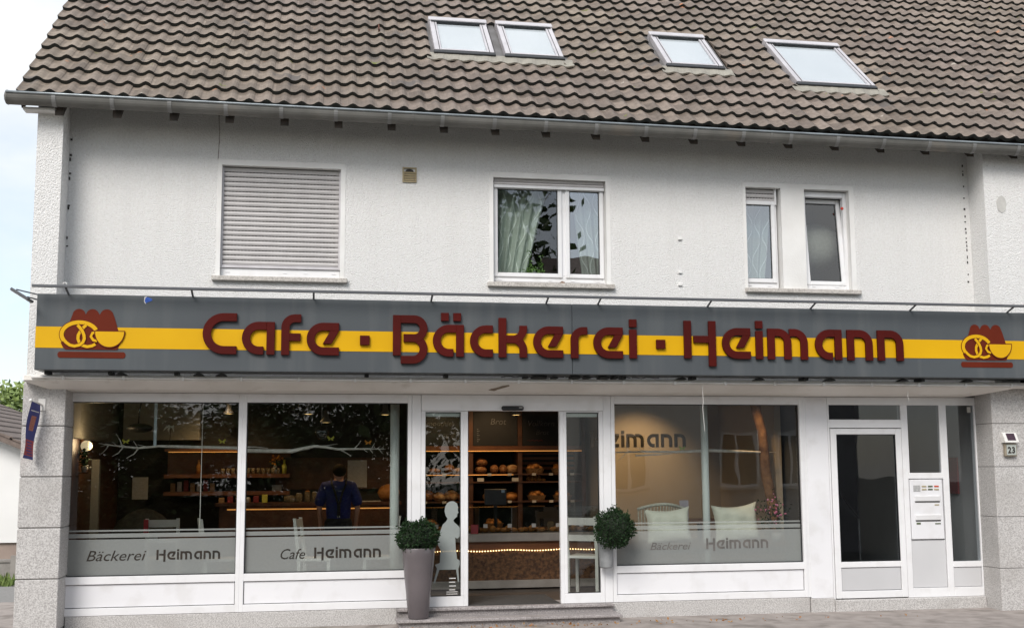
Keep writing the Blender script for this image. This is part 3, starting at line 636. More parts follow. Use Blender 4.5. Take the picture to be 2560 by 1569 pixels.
q = MB(); q.frame(x0, x1, 0.07, 0.14, z0+0.004, z1-0.01, 0.045, tb=0.075, tt=0.065); q.build('frame', upvc, nd, bevel=0.005)
c0 = set(o.name for o in nd.children)
sash(nd, x0+0.03, x1-0.04, z0+0.062, z1-0.075, 0.062, t=0.05)
piv = Vector((0, 0.09, z0+0.07))
rot = Matrix.Translation(piv) @ Matrix.Rotation(R(-5.5), 4, 'X') @ Matrix.Translation(-piv)
for o in nd.children:
    if o.name not in c0: o.data.transform(rot)
q = MB(); q.ball((x1-0.052, 0.075, z1-0.20), (0.02, 0.012, 0.018), 8, 6); q.build('red_clip', mat('red_plastic', (0.7, 0.05, 0.03), 0.4, (0.6, 0.04, 0.02), 30, 2), nd, smooth=True)
for x in (5.64, 5.93): hang(nd, x, z0+0.045, 0.07)
# rooms behind the upper windows
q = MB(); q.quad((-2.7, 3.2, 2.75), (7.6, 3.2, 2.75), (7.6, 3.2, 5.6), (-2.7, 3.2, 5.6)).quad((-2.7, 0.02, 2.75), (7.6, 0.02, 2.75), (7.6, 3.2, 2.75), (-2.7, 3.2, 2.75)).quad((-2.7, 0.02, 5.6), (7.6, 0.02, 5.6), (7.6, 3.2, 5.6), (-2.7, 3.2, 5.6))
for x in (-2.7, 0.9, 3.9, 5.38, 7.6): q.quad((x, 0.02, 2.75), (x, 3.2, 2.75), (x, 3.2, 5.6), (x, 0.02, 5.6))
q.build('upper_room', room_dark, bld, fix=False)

# ------------------------------------------------------------------ ledge, cable pipe, granite piers, plinth and steps
q = MB(); q.box(-2.875, 13.5, -0.55, 0.10, 2.490, 2.545); q.build('ledge', beige_white, bld, bevel=0.006)
q = MB()
a, b = -2.90, 7.78; a2, b2 = -2.68, 7.42
i = len(q.v)
q.v += [(a, -0.545, 2.489), (b, -0.545, 2.489), (a2, -0.345, 2.420), (b2, -0.345, 2.420), (a2, 0.10, 2.411), (b2, 0.10, 2.411), (a2, 0.10, 2.489), (b2, 0.10, 2.489), (a, -0.345, 2.489), (b, -0.345, 2.489)]
for f in ((0, 1, 3, 2), (2, 3, 5, 4), (4, 5, 7, 6), (0, 2, 8), (1, 9, 3), (2, 4, 6, 8), (3, 9, 7, 5)): q.f.append(f); q.m.append(0)
q.build('soffit', beige_white, bld, fix=False)
q = MB(); q.prism([(1.735, 2.44), (1.79, 2.452), (1.90, 2.487), (1.925, 2.48), (1.86, 2.448), (1.80, 2.425), (1.75, 2.42)], -0.56, -0.40); 
bd = MB()
pts_ = [(1.722, -0.395), (1.79, -0.375), (1.82, -0.41), (1.86, -0.44), (1.935, -0.50), (1.92, -0.53), (1.85, -0.50), (1.80, -0.455), (1.75, -0.43)]
def soff(y): return 2.420+(2.489-2.420)*(-0.345-y)/0.20 - 0.003
bd.quad(*[(x, y, soff(y)) for x, y in pts_]); bd.quad(*[(x, y, soff(y)+0.01) for x, y in pts_][::-1]); bd.build('broken_render', brick_damage, bld, fix=False)
q = MB(); q.tube([(x, -0.572, 2.518-0.002*math.sin(x*3)-0.001*x) for x in [-2.80+0.4*k for k in range(40)]], 0.0125, 8)
cp = q.build('cable_pipe', white_plastic, bld, smooth=True)
x = -2.50
while x < 12: q = MB(); q.box(x-0.013, x+0.013, -0.590, -0.552, 2.495-0.001*x, 2.536-0.001*x); q.build('pipe_clip', white_plastic, cp, bevel=0.003); x += 0.565
for xa, top, ln in ((4.02, 2.498, 0.50), (6.40, 2.44, 0.10)):
    q = MB(); q.tube([(xa, -0.57, top), (xa+0.012, -0.56, top-ln*0.35), (xa+0.004, -0.56, top-ln*0.5), (xa+0.02, -0.56, top-ln)], 0.0028, 5); q.build('loose_wire', white_plastic, bld)
q = MB(); q.box(-2.91, -2.530, -0.328, 0.06, -0.1, 2.488); pr = q.build('granite_pier', granite_dark, bld)
jz = [2.488, 2.060, 1.562, 1.065, 0.572, 0.075]
for k in range(5): q = MB(); q.box(-2.922, -2.520, -0.342, 0.058, jz[k+1]+0.0, jz[k]-(0.010 if k else 0.0)); q.build('granite_block', granite, pr, bevel=0.006)
q = MB(); q.box(-2.935, -2.515, -0.352, 0.055, -0.1, 0.047); q.build('granite_block', granite, pr, bevel=0.006)
q = MB(); q.box(7.565, 13.5, -0.33, 0.06, -0.1, 2.488); pr = q.build('granite_pier', granite_dark, bld)
jz = [2.488, 2.095, 1.603, 1.04, 0.466, -0.1]; jx = [7.555, 9.05, 10.6, 12.1, 13.5]
for k in range(5):
    for j in range(4): q = MB(); q.box(jx[j], jx[j+1]-(0.004 if j < 3 else 0), -0.342, 0.058, jz[k+1]+0.002, jz[k]-0.004); q.build('granite_block', granite, pr, bevel=0.003)
boxes('plinth', [(-2.514, 0.80, -0.030, 0.10, -0.1, 0.163), (3.13, 5.41, -0.030, 0.10, -0.1, 0.163)], granite, bld, 0.006)
q = MB(); q.box(5.415, 5.70, -0.045, 0.10, -0.1, 0.150); q.build('plinth_block', granite, bld, bevel=0.006)
q = MB(); q.box(5.703, 7.553, -0.060, 0.10, -0.1, 0.130); q.build('door_step', granite, bld, bevel=0.01)
q = MB(); q.box(0.803, 3.127, -0.085, 0.35, -0.1, 0.132); st = q.build('upper_step', step_stone, bld)
q = MB(); q.box(0.80, 3.13, -0.125, 0.35, 0.134, 0.165); q.build('tread', step_stone, st, bevel=0.006)
q = MB(); q.box(0.803, 3.127, -0.340, -0.087, -0.1, 0.050); st = q.build('lower_step', step_stone, bld)
q = MB(); q.box(0.775, 3.15, -0.385, -0.087, 0.052, 0.082); q.build('tread', step_stone, st, bevel=0.006)

# ------------------------------------------------------------------ letter shapes, used on the fascia and on the glass
def gl_C(mb, x, z, w, h, t, y0, y1):
    r = h/2-t/2; mb.strip([(x+w, z+h-t/2), (x+w*0.8, z+h-t/2)]+arc(x+h/2, z+h/2, r, r, 90, 270, 20)+[(x+w*0.8, z+t/2), (x+w, z+t/2)], t, y0, y1)
def gl_a(mb, x, z, w, h, t, y0, y1):
    r = h/2-t/2; mb.strip([(x+w-t, z+h-t/2)]+arc(x+h/2, z+h/2, r, r, 90, 270, 20)+[(x+w-1.34*t, z+t/2)], t, y0, y1); mb.box(x+w-t, x+w, y0, y1, z, z+h)
def gl_f(mb, x, z, w, h, t, y0, y1, bar=True):
    r = t*1.15; mb.strip([(x+t/2, z), (x+t/2, z+h-t/2-r)]+arc(x+t/2+r, z+h-t/2-r, r, r, 180, 90, 10)+[(x+w, z+h-t/2)], t, y0, y1)
    if bar: mb.box(x+t, x+w-0.005, y0, y1, z+h*0.345, z+h*0.53)
def gl_e(mb, x, z, w, h, t, y0, y1):
    gl_C(mb, x, z, w, h, t, y0, y1); k = t/0.08
    mb.prism([(x+w-0.087*k, z+h-t), (x+w, z+h-t), (x+w-0.073*k, z+h-0.21*k), (x+w-0.160*k, z+h-0.21*k)], y0, y1)
def gl_B(mb, x, z, t, y0, y1):
    k = t/0.08; mb.box(x, x+t, y0, y1, z, z+0.407*k)
    zt_, zm, zb = z+0.367*k, z+0.177*k, z-0.042*k; e = x+0.348*k-t/2
    r1 = (zt_-zm)/2; r2 = (zm-zb)/2
    mb.strip([(x+t, zt_)]+arc(e-r1, (zt_+zm)/2, r1, r1, 90, -90, 16)+[(x+0.107*k, zm)], t, y0, y1)
    mb.strip(arc(e-r2, (zm+zb)/2, r2, r2, 78, -90, 16)+[(x+t, zb)], t, y0+0.002, y1)
def gl_k(mb, x, z, w, h, t, y0, y1):
    k = t/0.08; mb.box(x, x+t, y0, y1, z, z+h); zc = z+0.185*k; e = x+w-t/2; r = 0.11*k
    mb.strip([(x+t, zc), (e-r, zc)]+arc(e-r, zc+r, r, r, -90, 0, 10)+[(e, z+0.326*k)], t*0.98, y0, y1)
    mb.strip([(x+t, zc), (e-r, zc)]+arc(e-r, zc-r, r, r, 90, 0, 10)+[(e, z)], t*0.98, y0+0.002, y1)
def gl_H(mb, x, z, w, t, y0, y1):
    k = t/0.08; mb.box(x, x+t, y0, y1, z, z+0.397*k); mb.box(x+w-t, x+w, y0, y1, z-0.081*k, z+0.397*k); mb.box(x+0.105*k, x+w-t, y0, y1, z+0.165*k, z+0.240*k)
def gl_n(mb, x, z, w, h, t, y0, y1, leg=True):
    if leg: mb.box(x, x+t, y0, y1, z, z+h)
    e = x+w-t/2; r = min(0.11*t/0.08, w-1.6*t); mb.strip([(x+t, z+h-t/2), (e-r, z+h-t/2)]+arc(e-r, z+h-t/2-r, r, r, 90, 0, 10)+[(e, z)], t, y0, y1)
def gl_m(mb, x, z, w, h, t, y0, y1):
    half = (w+t)/2; gl_n(mb, x, z, half, h, t, y0, y1); gl_n(mb, x+half-t-0.02, z, w-half+t+0.02, h, t, y0+0.002, y1, leg=False)
def gl_i(mb, x, z, h, t, y0, y1):
    mb.box(x, x+t, y0, y1, z, z+0.300*t/0.08); mb.box(x, x+t, y0, y1, z+0.325*t/0.08, z+0.408*t/0.08)
def word_heimann(mk, x, z, t, y0, y1, lead=True):
    """the family name in the fascia's lettering at stroke width t; mk(letter mesh) is called per letter"""
    k = t/0.08
    seq = [('H', 0.0, 0.349), ('e', 0.418, 0.314), ('i', 0.79, 0.08), ('m', 0.923, 0.451), ('a', 1.459, 0.303), ('n', 1.823, 0.292), ('n', 2.174, 0.298)]
    for ch, dx, w_ in seq:
        if ch == 'H' and not lead: continue
        mb = MB(); xx = x+dx*k; h = 0.328*k
        if ch == 'H': gl_H(mb, xx, z, w_*k, t, y0, y1)
        if ch == 'e': gl_e(mb, xx, z, w_*k, h, t, y0, y1)
        if ch == 'i': gl_i(mb, xx, z, h, t, y0, y1)
        if ch == 'm': gl_m(mb, xx, z, w_*k, h, t, y0, y1)
        if ch == 'a': gl_a(mb, xx, z, w_*k, h, t, y0, y1)
        if ch == 'n': gl_n(mb, xx, z, w_*k, h, t, y0, y1)
        mk(mb)

# ------------------------------------------------------------------ shopfront
def shop_window(x0, x1, lab, words, letter_mat):
    nd = node('shop_window', bld, lab); t = 0.042
    q = MB(); q.frame(x0-t, x1+t, -0.030, 0.055, 0.166, 2.409, t, tb=0.075, tt=0.092); q.box(x0, x1, -0.030, 0.055, 0.475, 0.552); q.build('frame', upvc, nd, bevel=0.004)
    q = MB(); q.box(x0+0.006, x1-0.006, -0.010, 0.045, 0.247, 0.469); q.build('panel', panel_white, nd, bevel=0.004)
    q = MB(); q.box(x0, x1, 0.002, 0.046, 0.242, 0.474); q.build('panel_joint', dark_hole, nd)
    q = MB(); q.frame(x0, x1, 0.004, 0.040, 0.553, 2.316, 0.008); q.build('glazing_seal', black_trim, nd)
    q = MB(); q.box(x0+0.008, x1-0.008, 0.026, 0.032, 0.561, 2.308); q.build('pane', pane, nd)
    q = MB()
    for a, b in ((0.561, 0.920), (0.936, 0.978), (0.998, 1.015)): q.quad((x0+0.008, 0.0245, a), (x1-0.008, 0.0245, a), (x1-0.008, 0.0245, b), (x0+0.008, 0.0245, b))
    q.build('frosted_film', film, nd, fix=False)
    lt = MB()
    def add(mb): i = len(lt.v); lt.v.extend(mb.v); lt.f.extend(tuple(i+k for k in f) for f in mb.f); lt.m.extend(mb.m)
    for kind, args in words:
        if kind == 'script': text_mb(args[0], args[1], 0.0232, args[2], args[3], shear=0.30, ext=0.0006, xs=args[4]).build('script_lettering', letter_mat, nd, fix=False)
        else: word_heimann(add, args[0], args[1], args[2], 0.0225, 0.0238)
    lt.build('name_lettering', letter_mat, nd, fix=False)
    return nd
shop_window(-2.545, -0.862, 'shop window at the far end, lettering on its frosted strip', [('script', ('B\u00e4ckerei', -2.350, 0.705, 0.150, 1.10)), ('name', (-1.655, 0.706, 0.0205))], film_letter)
shop_window(-0.778, 0.905, 'shop window beside the tall planter', [('script', ('Cafe', -0.430, 0.690, 0.150, 0.95)), ('name', (-0.065, 0.692, 0.0225))], film_letter)
shop_window(3.188, 5.355, 'broad shop window with cushions and wicker seats behind', [('script', ('B\u00e4ckerei', 3.575, 0.715, 0.115, 1.15)), ('name', (4.230, 0.715, 0.0235))], film_letter2)
boxes('shopfront_post', [(0.949, 1.048, -0.026, 0.055, 0.166, 2.409), (3.056, 3.144, -0.026, 0.055, 0.166, 2.409)], upvc, bld, 0.004)
boxes('frame_filler', [(-2.600, -2.589, -0.02, 0.05, 0.166, 2.409), (5.399, 5.432, -0.02, 0.05, 0.166, 2.409)], upvc, bld)

nd = node('entrance', bld, 'sliding glass entrance standing open between two fixed side panes')
q = MB(); q.box(1.050, 3.054, -0.040, 0.060, 2.236, 2.409); q.build('door_header', upvc, nd, bevel=0.004)
for a, b, inner in ((1.050, 1.555, 'l'), (2.565, 3.054, 'r')):
    q = MB(); q.frame(a, b, -0.025, 0.040, 0.166, 2.234, 0.062 if False else 0.045, tb=0.105, tt=0.012)
    if inner == 'l': q.box(b-0.078, b-0.0451, -0.0245, 0.040, 0.272, 2.221)
    else: q.box(a+0.0451, a+0.078, -0.0245, 0.040, 0.272, 2.221)
    q.build('side_frame', upvc, nd, bevel=0.004)
    ga, gb = (a+0.045, b-0.078) if inner == 'l' else (a+0.078, b-0.045)
    q = MB(); q.frame(ga, gb, 0.004, 0.030, 0.272, 2.221, 0.007); q.build('glazing_seal', black_trim, nd)
    q = MB(); q.box(ga+0.007, gb-0.007, 0.014, 0.020, 0.279, 2.214); q.build('side_pane', pane, nd)
    q = MB(); q.box(ga+0.008, gb-0.008, 0.022, 0.050, 2.175, 2.213); q.build('door_track', column_m, nd)
q = MB(); q.box(1.917, 2.160, -0.085, -0.041, 2.238, 2.288); ms = q.build('motion_sensor', black_trim, nd, bevel=0.014)
q = MB(); q.box(2.105, 2.145, -0.087, -0.0845, 2.266, 2.272); q.build('sensor_mark', white_plastic, ms)
q = MB(); q.box(1.556, 2.564, 0.0, 0.9, 0.166, 0.170); q.build('door_mat', mat('door_mat', (0.035, 0.034, 0.034), 0.95, (0.06, 0.058, 0.055), 60, 2), nd)
# white sticker of a seated figure drinking from a cup
fig = [(1.235, 0.885), (1.262, 0.955), (1.285, 1.02), (1.325, 1.06), (1.338, 1.085), (1.318, 1.115), (1.305, 1.165), (1.313, 1.215), (1.335, 1.25), (1.365, 1.268), (1.405, 1.268), (1.440, 1.245), (1.452, 1.20), (1.448, 1.165), (1.458, 1.150), (1.444, 1.135), (1.440, 1.105), (1.415, 1.085), (1.400, 1.065), (1.410, 1.045), (1.440, 1.02), (1.472, 0.985), (1.472, 0.900), (1.445, 0.872), (1.420, 0.885), (1.425, 0.78), (1.440, 0.66), (1.470, 0.64), (1.470, 0.600), (1.455, 0.555), (1.462, 0.42), (1.448, 0.42), (1.430, 0.548), (1.250, 0.548), (1.205, 0.41), (1.188, 0.41), (1.225, 0.56), (1.205, 0.60), (1.255, 0.62), (1.262, 0.76), (1.238, 0.80), (1.225, 0.84)]
q = MB(); q.prism(fig, 0.0120, 0.0128); q.build('figure_sticker', decal, nd, fix=False)
tx = MB()
for body, x, z, s_ in (('caf\u00e9', 1.36, 0.445, 0.035), ('brot', 1.36, 0.405, 0.035), ('kuchen', 1.36, 0.365, 0.035)):
    pass
for k in range(4):
    z = 0.452-0.040*k; tx.box(1.355, 1.355+random.uniform(.05, .075), 0.0105, 0.0112, z, z+0.010)
for k in range(2): tx.box(1.325, 1.445, 0.0105, 0.0112, 0.312-0.022*k, 0.319-0.022*k)
tx.build('opening_hours_print', white_plastic, nd, fix=False)

# house door, letter boxes and side light
nd = node('house_entrance', bld, 'white house door with letter box panel and tall side light')
q = MB()
q.box(5.433, 5.700, -0.020, 0.06, 0.151, 2.409)
q.build('white_post', panel_white, nd, bevel=0.004)
q = MB()
q.box(5.702, 7.553, -0.022, 0.06, 2.318, 2.409)                       # head
q.box(5.702, 5.722, -0.022, 0.06, 0.131, 2.318); q.box(6.606, 6.672, -0.022, 0.06, 0.131, 2.318)
q.box(7.105, 7.180, -0.022, 0.06, 0.131, 2.318); q.box(7.535, 7.553, -0.022, 0.06, 0.131, 2.318)
q.box(5.722, 6.606, -0.022, 0.06, 2.055, 2.150)
q.box(6.672, 7.105, -0.022, 0.06, 1.470, 1.538); q.box(6.672, 7.105, -0.022, 0.06, 0.131, 0.235); q.box(7.180, 7.535, -0.022, 0.06, 0.131, 0.235); q.box(7.180, 7.535, -0.022, 0.06, 0.46, 0.525)
q.build('frame', upvc, nd, bevel=0.004)
q = MB(); q.box(5.722, 6.606, 0.0, 0.006, 2.150, 2.318); q.build('transom_pane', pane_dark, nd)
boxes('side_pane', [(6.690, 7.090, 0.0, 0.006, 1.538, 2.318), (7.180, 7.535, 0.0, 0.006, 0.525, 2.318)], pane_dark, nd)
boxes('glazing_bead', [(6.672, 6.690, -0.018, 0.02, 1.538, 2.318), (7.090, 7.105, -0.018, 0.02, 1.538, 2.318)], upvc, nd)
q = MB(); q.frame(5.728, 6.600, -0.030, 0.035, 0.140, 2.046, 0.072, tb=0.080, tt=0.066); q.box(5.80, 6.528, -0.030, 0.035, 0.480, 0.545); dl = q.build('door_leaf', upvc, nd, bevel=0.005)
q = MB(); q.box(5.803, 6.525, -0.016, 0.02, 0.224, 0.476); q.build('kick_panel', mat('grey_white_panel', (0.56, 0.56, 0.57), 0.45, (0.52, 0.52, 0.53), 1.5, 3), nd, bevel=0.006)
q = MB(); q.frame(5.80, 6.528, -0.02, 0.01, 0.545, 1.980, 0.007); q.build('glazing_seal', black_trim, nd)
q = MB(); q.box(5.807, 6.521, 0.0, 0.006, 0.552, 1.973); q.build('door_pane', pane_dark, nd)
boxes('lower_panel', [(6.675, 7.102, -0.008, 0.03, 0.238, 0.770), (7.183, 7.532, -0.008, 0.03, 0.238, 0.457)], mat('grey_white_panel2', (0.60, 0.60, 0.61), 0.45, (0.56, 0.56, 0.57), 1.5, 3), nd, 0.005)
q = MB(); q.box(6.680, 7.085, -0.028, 0.03, 0.782, 1.462); lb = q.build('letter_box_panel', panel_white, nd, bevel=0.006)
q = MB(); q.box(6.720, 6.805, -0.032, -0.0285, 1.325, 1.395); q.build('door_intercom', bell_grey, lb)
for k, mm in enumerate((bell_amber, bell_green, bell_red, bell_amber, bell_green, bell_amber)):
    q = MB(); xx, zz_ = 6.825+0.077*(k % 3), 1.375-0.035*(k//3); q.box(xx, xx+0.056, -0.034, -0.0285, zz_, zz_+0.016); q.build('bell_button', mm, lb)
for z in (1.245, 1.030):
    q = MB(); q.prismx([(-0.0285, z-0.03), (-0.0285, z+0.035), (-0.045, z+0.028), (-0.036, z-0.03)], 6.728, 7.045); q.build('letter_flap', upvc, lb, bevel=0.003)
    q = MB(); q.box(6.733, 7.040, -0.0335, -0.0285, z-0.044, z-0.034); q.build('letter_slot', dark_hole, lb)
q = MB(); q.box(6.975, 7.03, -0.032, -0.0285, 1.165, 1.178); q.build('name_label', bell_amber, lb)
boxes('name_label', [(6.97, 7.04, -0.033, -0.0285, 0.952, 0.964), (6.74, 6.79, -0.033, -0.0285, 0.952, 0.972)], bell_green, lb)
q = MB(); q.box(7.46, 7.505, -0.004, -0.001, 2.235, 2.300); q.build('glass_sticker', paper, nd)
q = MB(); q.frame(5.70, 7.6, 0.5, 3.2, 0.14, 2.6, 0.02)
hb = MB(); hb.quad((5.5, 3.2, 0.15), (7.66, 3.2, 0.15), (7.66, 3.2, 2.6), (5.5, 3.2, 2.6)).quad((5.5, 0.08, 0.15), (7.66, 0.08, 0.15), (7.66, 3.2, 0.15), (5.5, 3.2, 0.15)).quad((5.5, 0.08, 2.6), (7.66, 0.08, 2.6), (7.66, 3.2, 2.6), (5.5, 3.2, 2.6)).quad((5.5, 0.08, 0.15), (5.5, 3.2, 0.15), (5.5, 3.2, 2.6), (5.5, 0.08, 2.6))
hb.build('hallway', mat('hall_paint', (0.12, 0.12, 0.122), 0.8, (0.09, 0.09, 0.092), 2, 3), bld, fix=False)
for k in range(5): q = MB(); q.box(5.75, 6.75, 1.7+0.28*k, 3.19, 0.151+0.17*k, 0.149+0.17*(k+1)); q.build('stair', granite, bld)
q = MB(); q.tube([(6.80, 1.5, 0.95), (6.80, 3.1, 1.85)], 0.02, 8).tube([(6.80, 1.5, 0.16), (6.80, 1.5, 0.95)], 0.015, 8); q.build('handrail', chrome, bld)
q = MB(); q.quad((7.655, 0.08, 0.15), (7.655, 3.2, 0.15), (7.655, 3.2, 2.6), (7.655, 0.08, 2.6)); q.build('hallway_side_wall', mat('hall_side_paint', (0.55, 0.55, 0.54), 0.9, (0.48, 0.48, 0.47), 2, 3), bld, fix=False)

# ------------------------------------------------------------------ shop room
q = MB(); q.box(-2.74, 5.48, 0.10, 3.9, 0.05, 0.164); q.build('shop_floor', floor_m, bld)
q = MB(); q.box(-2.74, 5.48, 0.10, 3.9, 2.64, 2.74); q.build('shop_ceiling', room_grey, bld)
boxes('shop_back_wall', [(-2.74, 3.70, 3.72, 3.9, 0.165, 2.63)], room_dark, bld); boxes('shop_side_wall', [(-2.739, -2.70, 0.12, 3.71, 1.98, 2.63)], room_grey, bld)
q = MB(); q.box(-2.739, -2.69, 0.12, 3.71, 0.165, 1.97); q.build('wood_wainscot', wood_dark, bld)
boxes('beige_wall', [(3.70, 5.44, 2.60, 2.72, 0.165, 2.63), (3.70, 3.78, 2.721, 3.72, 0.165, 2.63), (5.36, 5.44, 0.70, 2.599, 0.165, 2.63)], room_beige, bld)
q = MB(); q.box(-2.688, -2.60, 1.93, 2.02, 0.166, 1.75); q.build('inner_pillar', room_grey, bld)
q = MB(); q.box(-2.60, -1.62, 3.45, 3.71, 2.02, 2.62); q.build('wall_bulkhead', room_grey, bld)
q = MB(); q.box(-2.6, 3.6, 1.5, 1.62, 2.46, 2.63); q.build('ceiling_beam', room_grey, bld)
for x, y, r_ in ((0.795, 0.42, 0.050), (4.38, 0.42, 0.042)):
    q = MB(); q.tube([(x, y, 0.165), (x, y, 2.64)], r_, 16); q.build('round_column', column_m, bld, smooth=True)
q = MB()
word_heimann(lambda mb: (lambda i: (q.v.extend(mb.v), q.f.extend(tuple(i+k for k in f) for f in mb.f), q.m.extend(mb.m)))(len(q.v)), 3.55, 1.895, 0.043, 2.588, 2.5985)
q.build('wall_lettering', film_letter, bld, fix=False)

# ================================================================== FASCIA SIGN
sg = thing('shop_sign', (2.0, -0.6, 2.545), 'long grey bakery fascia with yellow stripe and raised dark red letters', 'sign')
seams = [-2.735, 2.56, 7.90, 13.2]
for k in range(3): q = MB(); q.box(seams[k]+(0.0015 if k else 0), seams[k+1]-0.0015, -0.735, -0.42, 2.580, 3.318); q.build('sign_panel', sign_grey, sg, bevel=0.004)
for k in range(3): q = MB(); q.box(seams[k]+(0.0015 if k else -0.001), seams[k+1]-0.0015, -0.7385, -0.7355, 2.792, 2.998); q.build('yellow_stripe', sign_yellow, sg)
LY0, LY1, Z0, T = -0.772, -0.742, 2.746, 0.081
def letter(mb): return mb.build('letter', sign_red, sg, bevel=0.003)
def L1(fn, *a): mb = MB(); fn(mb, *a); return letter(mb)
L1(gl_C, -1.174, Z0, 0.328, 0.408, T, LY0, LY1)
L1(gl_a, -0.796, Z0, 0.319, 0.328, T, LY0, LY1)
L1(gl_f, -0.415, Z0, 0.195, 0.408, T, LY0, LY1)
L1(gl_e, -0.166, Z0, 0.321, 0.328, T, LY0, LY1)
mb = MB(); mb.box(0.363, 0.460, LY0, LY1, 2.854, 2.951); mb.build('dot', sign_red, sg, bevel=0.003)
L1(gl_B, 0.693, 2.753, T, LY0, LY1)
mb = MB(); gl_a(mb, 1.099, Z0, 0.319, 0.328, T, LY0, LY1); mb.box(1.182, 1.263, LY0, LY1, 3.112, 3.196).box(1.308, 1.389, LY0, LY1, 3.112, 3.196); letter(mb)
L1(gl_C, 1.481, Z0, 0.237, 0.328, T, LY0, LY1)
L1(gl_k, 1.777, Z0, 0.299, 0.408, T, LY0, LY1)
L1(gl_e, 2.140, Z0, 0.316, 0.328, T, LY0, LY1)
mb = MB(); gl_f(mb, 2.537, Z0, 0.177, 0.327, T, LY0, LY1, bar=False); letter(mb)
L1(gl_e, 2.779, Z0, 0.317, 0.328, T, LY0, LY1)
L1(gl_i, 3.166, 2.750, 0.3, T, LY0, LY1)
mb = MB(); mb.box(3.459, 3.558, LY0, LY1, 2.856, 2.952); mb.build('dot', sign_red, sg, bevel=0.003)
word_heimann(letter, 3.764, 2.757, T, LY0, LY1)
def emblem(x0, k):
    """cake, pretzel and cup over a plate, in flat layers"""
    X = lambda x: x0+(x+2.525)*k
    Zf = lambda z: 2.729+(z-2.729)*1.0
    em = node('emblem', sg)
    q = MB(); q.prism([(X(-2.456), 2.777), (X(-2.480), 2.800), (X(-2.500), 2.84), (X(-2.426), 3.048), (X(-2.401), 3.121)] + [(X(-2.342+0.060*math.cos(R(a))), 3.113+0.062*math.sin(R(a))) for a in range(165, 15, -15)] + [(X(-2.282), 3.121)] + [(X(-2.217+0.060*math.cos(R(a))), 3.113+0.062*math.sin(R(a))) for a in range(165, 15, -15)] + [(X(-2.152), 3.121)] + [(X(-2.085+0.062*math.cos(R(a))), 3.113+0.062*math.sin(R(a))) for a in range(165, 10, -15)] + [(X(-2.010), 3.09), (X(-1.969), 2.955), (X(-1.950), 2.84), (X(-1.977), 2.778)], -0.7415, -0.739)
    q.build('cake', emblem_red, em, fix=False)
    q = MB(); q.prism([(X(x), z) for x, z in arc(-2.505, 2.727, 0.022, 0.030, 90, 270, 8)+arc(-1.920, 2.727, 0.022, 0.030, -90, 90, 8)], -0.7395, -0.7355); q.build('plate', emblem_red, em)
    S_ = lambda pts: [(X(x), z) for x, z in pts]
    loop = arc(-2.331, 2.925, 0.164, 0.118, 22, 212, 26)
    q = MB(); q.strip(S_(loop), 0.050*min(1, k+.05), -0.7435, -0.7418)
    q.strip(S_([(-2.178, 2.968), (-2.20, 2.985)]), 0.046, -0.7438, -0.7418)
    q.build('pretzel_rim', emblem_red, em)
    q = MB(); q.strip(S_(loop), 0.037*min(1, k+.05), -0.7455, -0.7440); q.build('pretzel_loop', sign_yellow, em)
    armA = [(-2.273, 3.016), (-2.298, 2.990), (-2.324, 2.955), (-2.341, 2.918), (-2.343, 2.882), (-2.330, 2.848), (-2.300, 2.818), (-2.255, 2.806), (-2.210, 2.815), (-2.180, 2.832)]
    armB = [(-2.351, 3.016), (-2.328, 2.990), (-2.303, 2.955), (-2.288, 2.918), (-2.284, 2.882), (-2.296, 2.848), (-2.325, 2.822), (-2.372, 2.810), (-2.415, 2.820), (-2.447, 2.843), (-2.470, 2.868)]
    q = MB(); q.strip(S_(armA), 0.040, -0.7459, -0.7442); q.build('pretzel_rim', emblem_red, em)
    q = MB(); q.strip(S_(armA), 0.028, -0.7474, -0.7461); q.build('pretzel_arm', sign_yellow, em)
    q = MB(); q.strip(S_(armB), 0.040, -0.7480, -0.7462); q.build('pretzel_rim', emblem_red, em)
    q = MB(); q.strip(S_(armB), 0.028, -0.7494, -0.7482); q.build('pretzel_arm', sign_yellow, em)
    hd = [(-2.175, 2.945), (-2.21, 2.94), (-2.224, 2.905), (-2.20, 2.870), (-2.165, 2.862)]
    q = MB(); q.strip(S_(hd), 0.040, -0.7500, -0.7484); q.build('cup_rim', emblem_red, em)
    q = MB(); q.strip(S_(hd), 0.024, -0.7514, -0.7502); q.build('cup_handle', sign_yellow, em)
    cup = [(-2.194, 2.964)]+arc(-2.050, 2.955, 0.144, 0.160, 180, 360, 20)+[(-1.906, 2.964)]
    q = MB(); q.prism(S_(cup), -0.7520, -0.7500); q.build('cup_rim', emblem_red, em, fix=False)
    cup = [(-2.184, 2.955)]+arc(-2.050, 2.952, 0.134, 0.147, 180, 360, 20)+[(-1.916, 2.955)]
    q = MB(); q.prism(S_(cup), -0.7535, -0.7522); q.build('cup', sign_yellow, em, fix=False)
emblem(-2.525, 1.0); emblem(6.965, 1.0)
q = MB(); q.prism([(-1.735, 3.262), (-1.728, 3.300), (-1.705, 3.302), (-1.668, 3.285), (-1.662, 3.272), (-1.690, 3.258), (-1.712, 3.250), (-1.722, 3.240)], -0.7385, -0.7355); q.build('sticker', blue_m, sg, fix=False)
q = MB(); q.prism([(-1.742, 3.262), (-1.737, 3.304), (-1.712, 3.309), (-1.728, 3.296), (-1.733, 3.262), (-1.722, 3.236), (-1.732, 3.240)], -0.7381, -0.7356); q.build('sticker_edge', white_plastic, sg, fix=False)
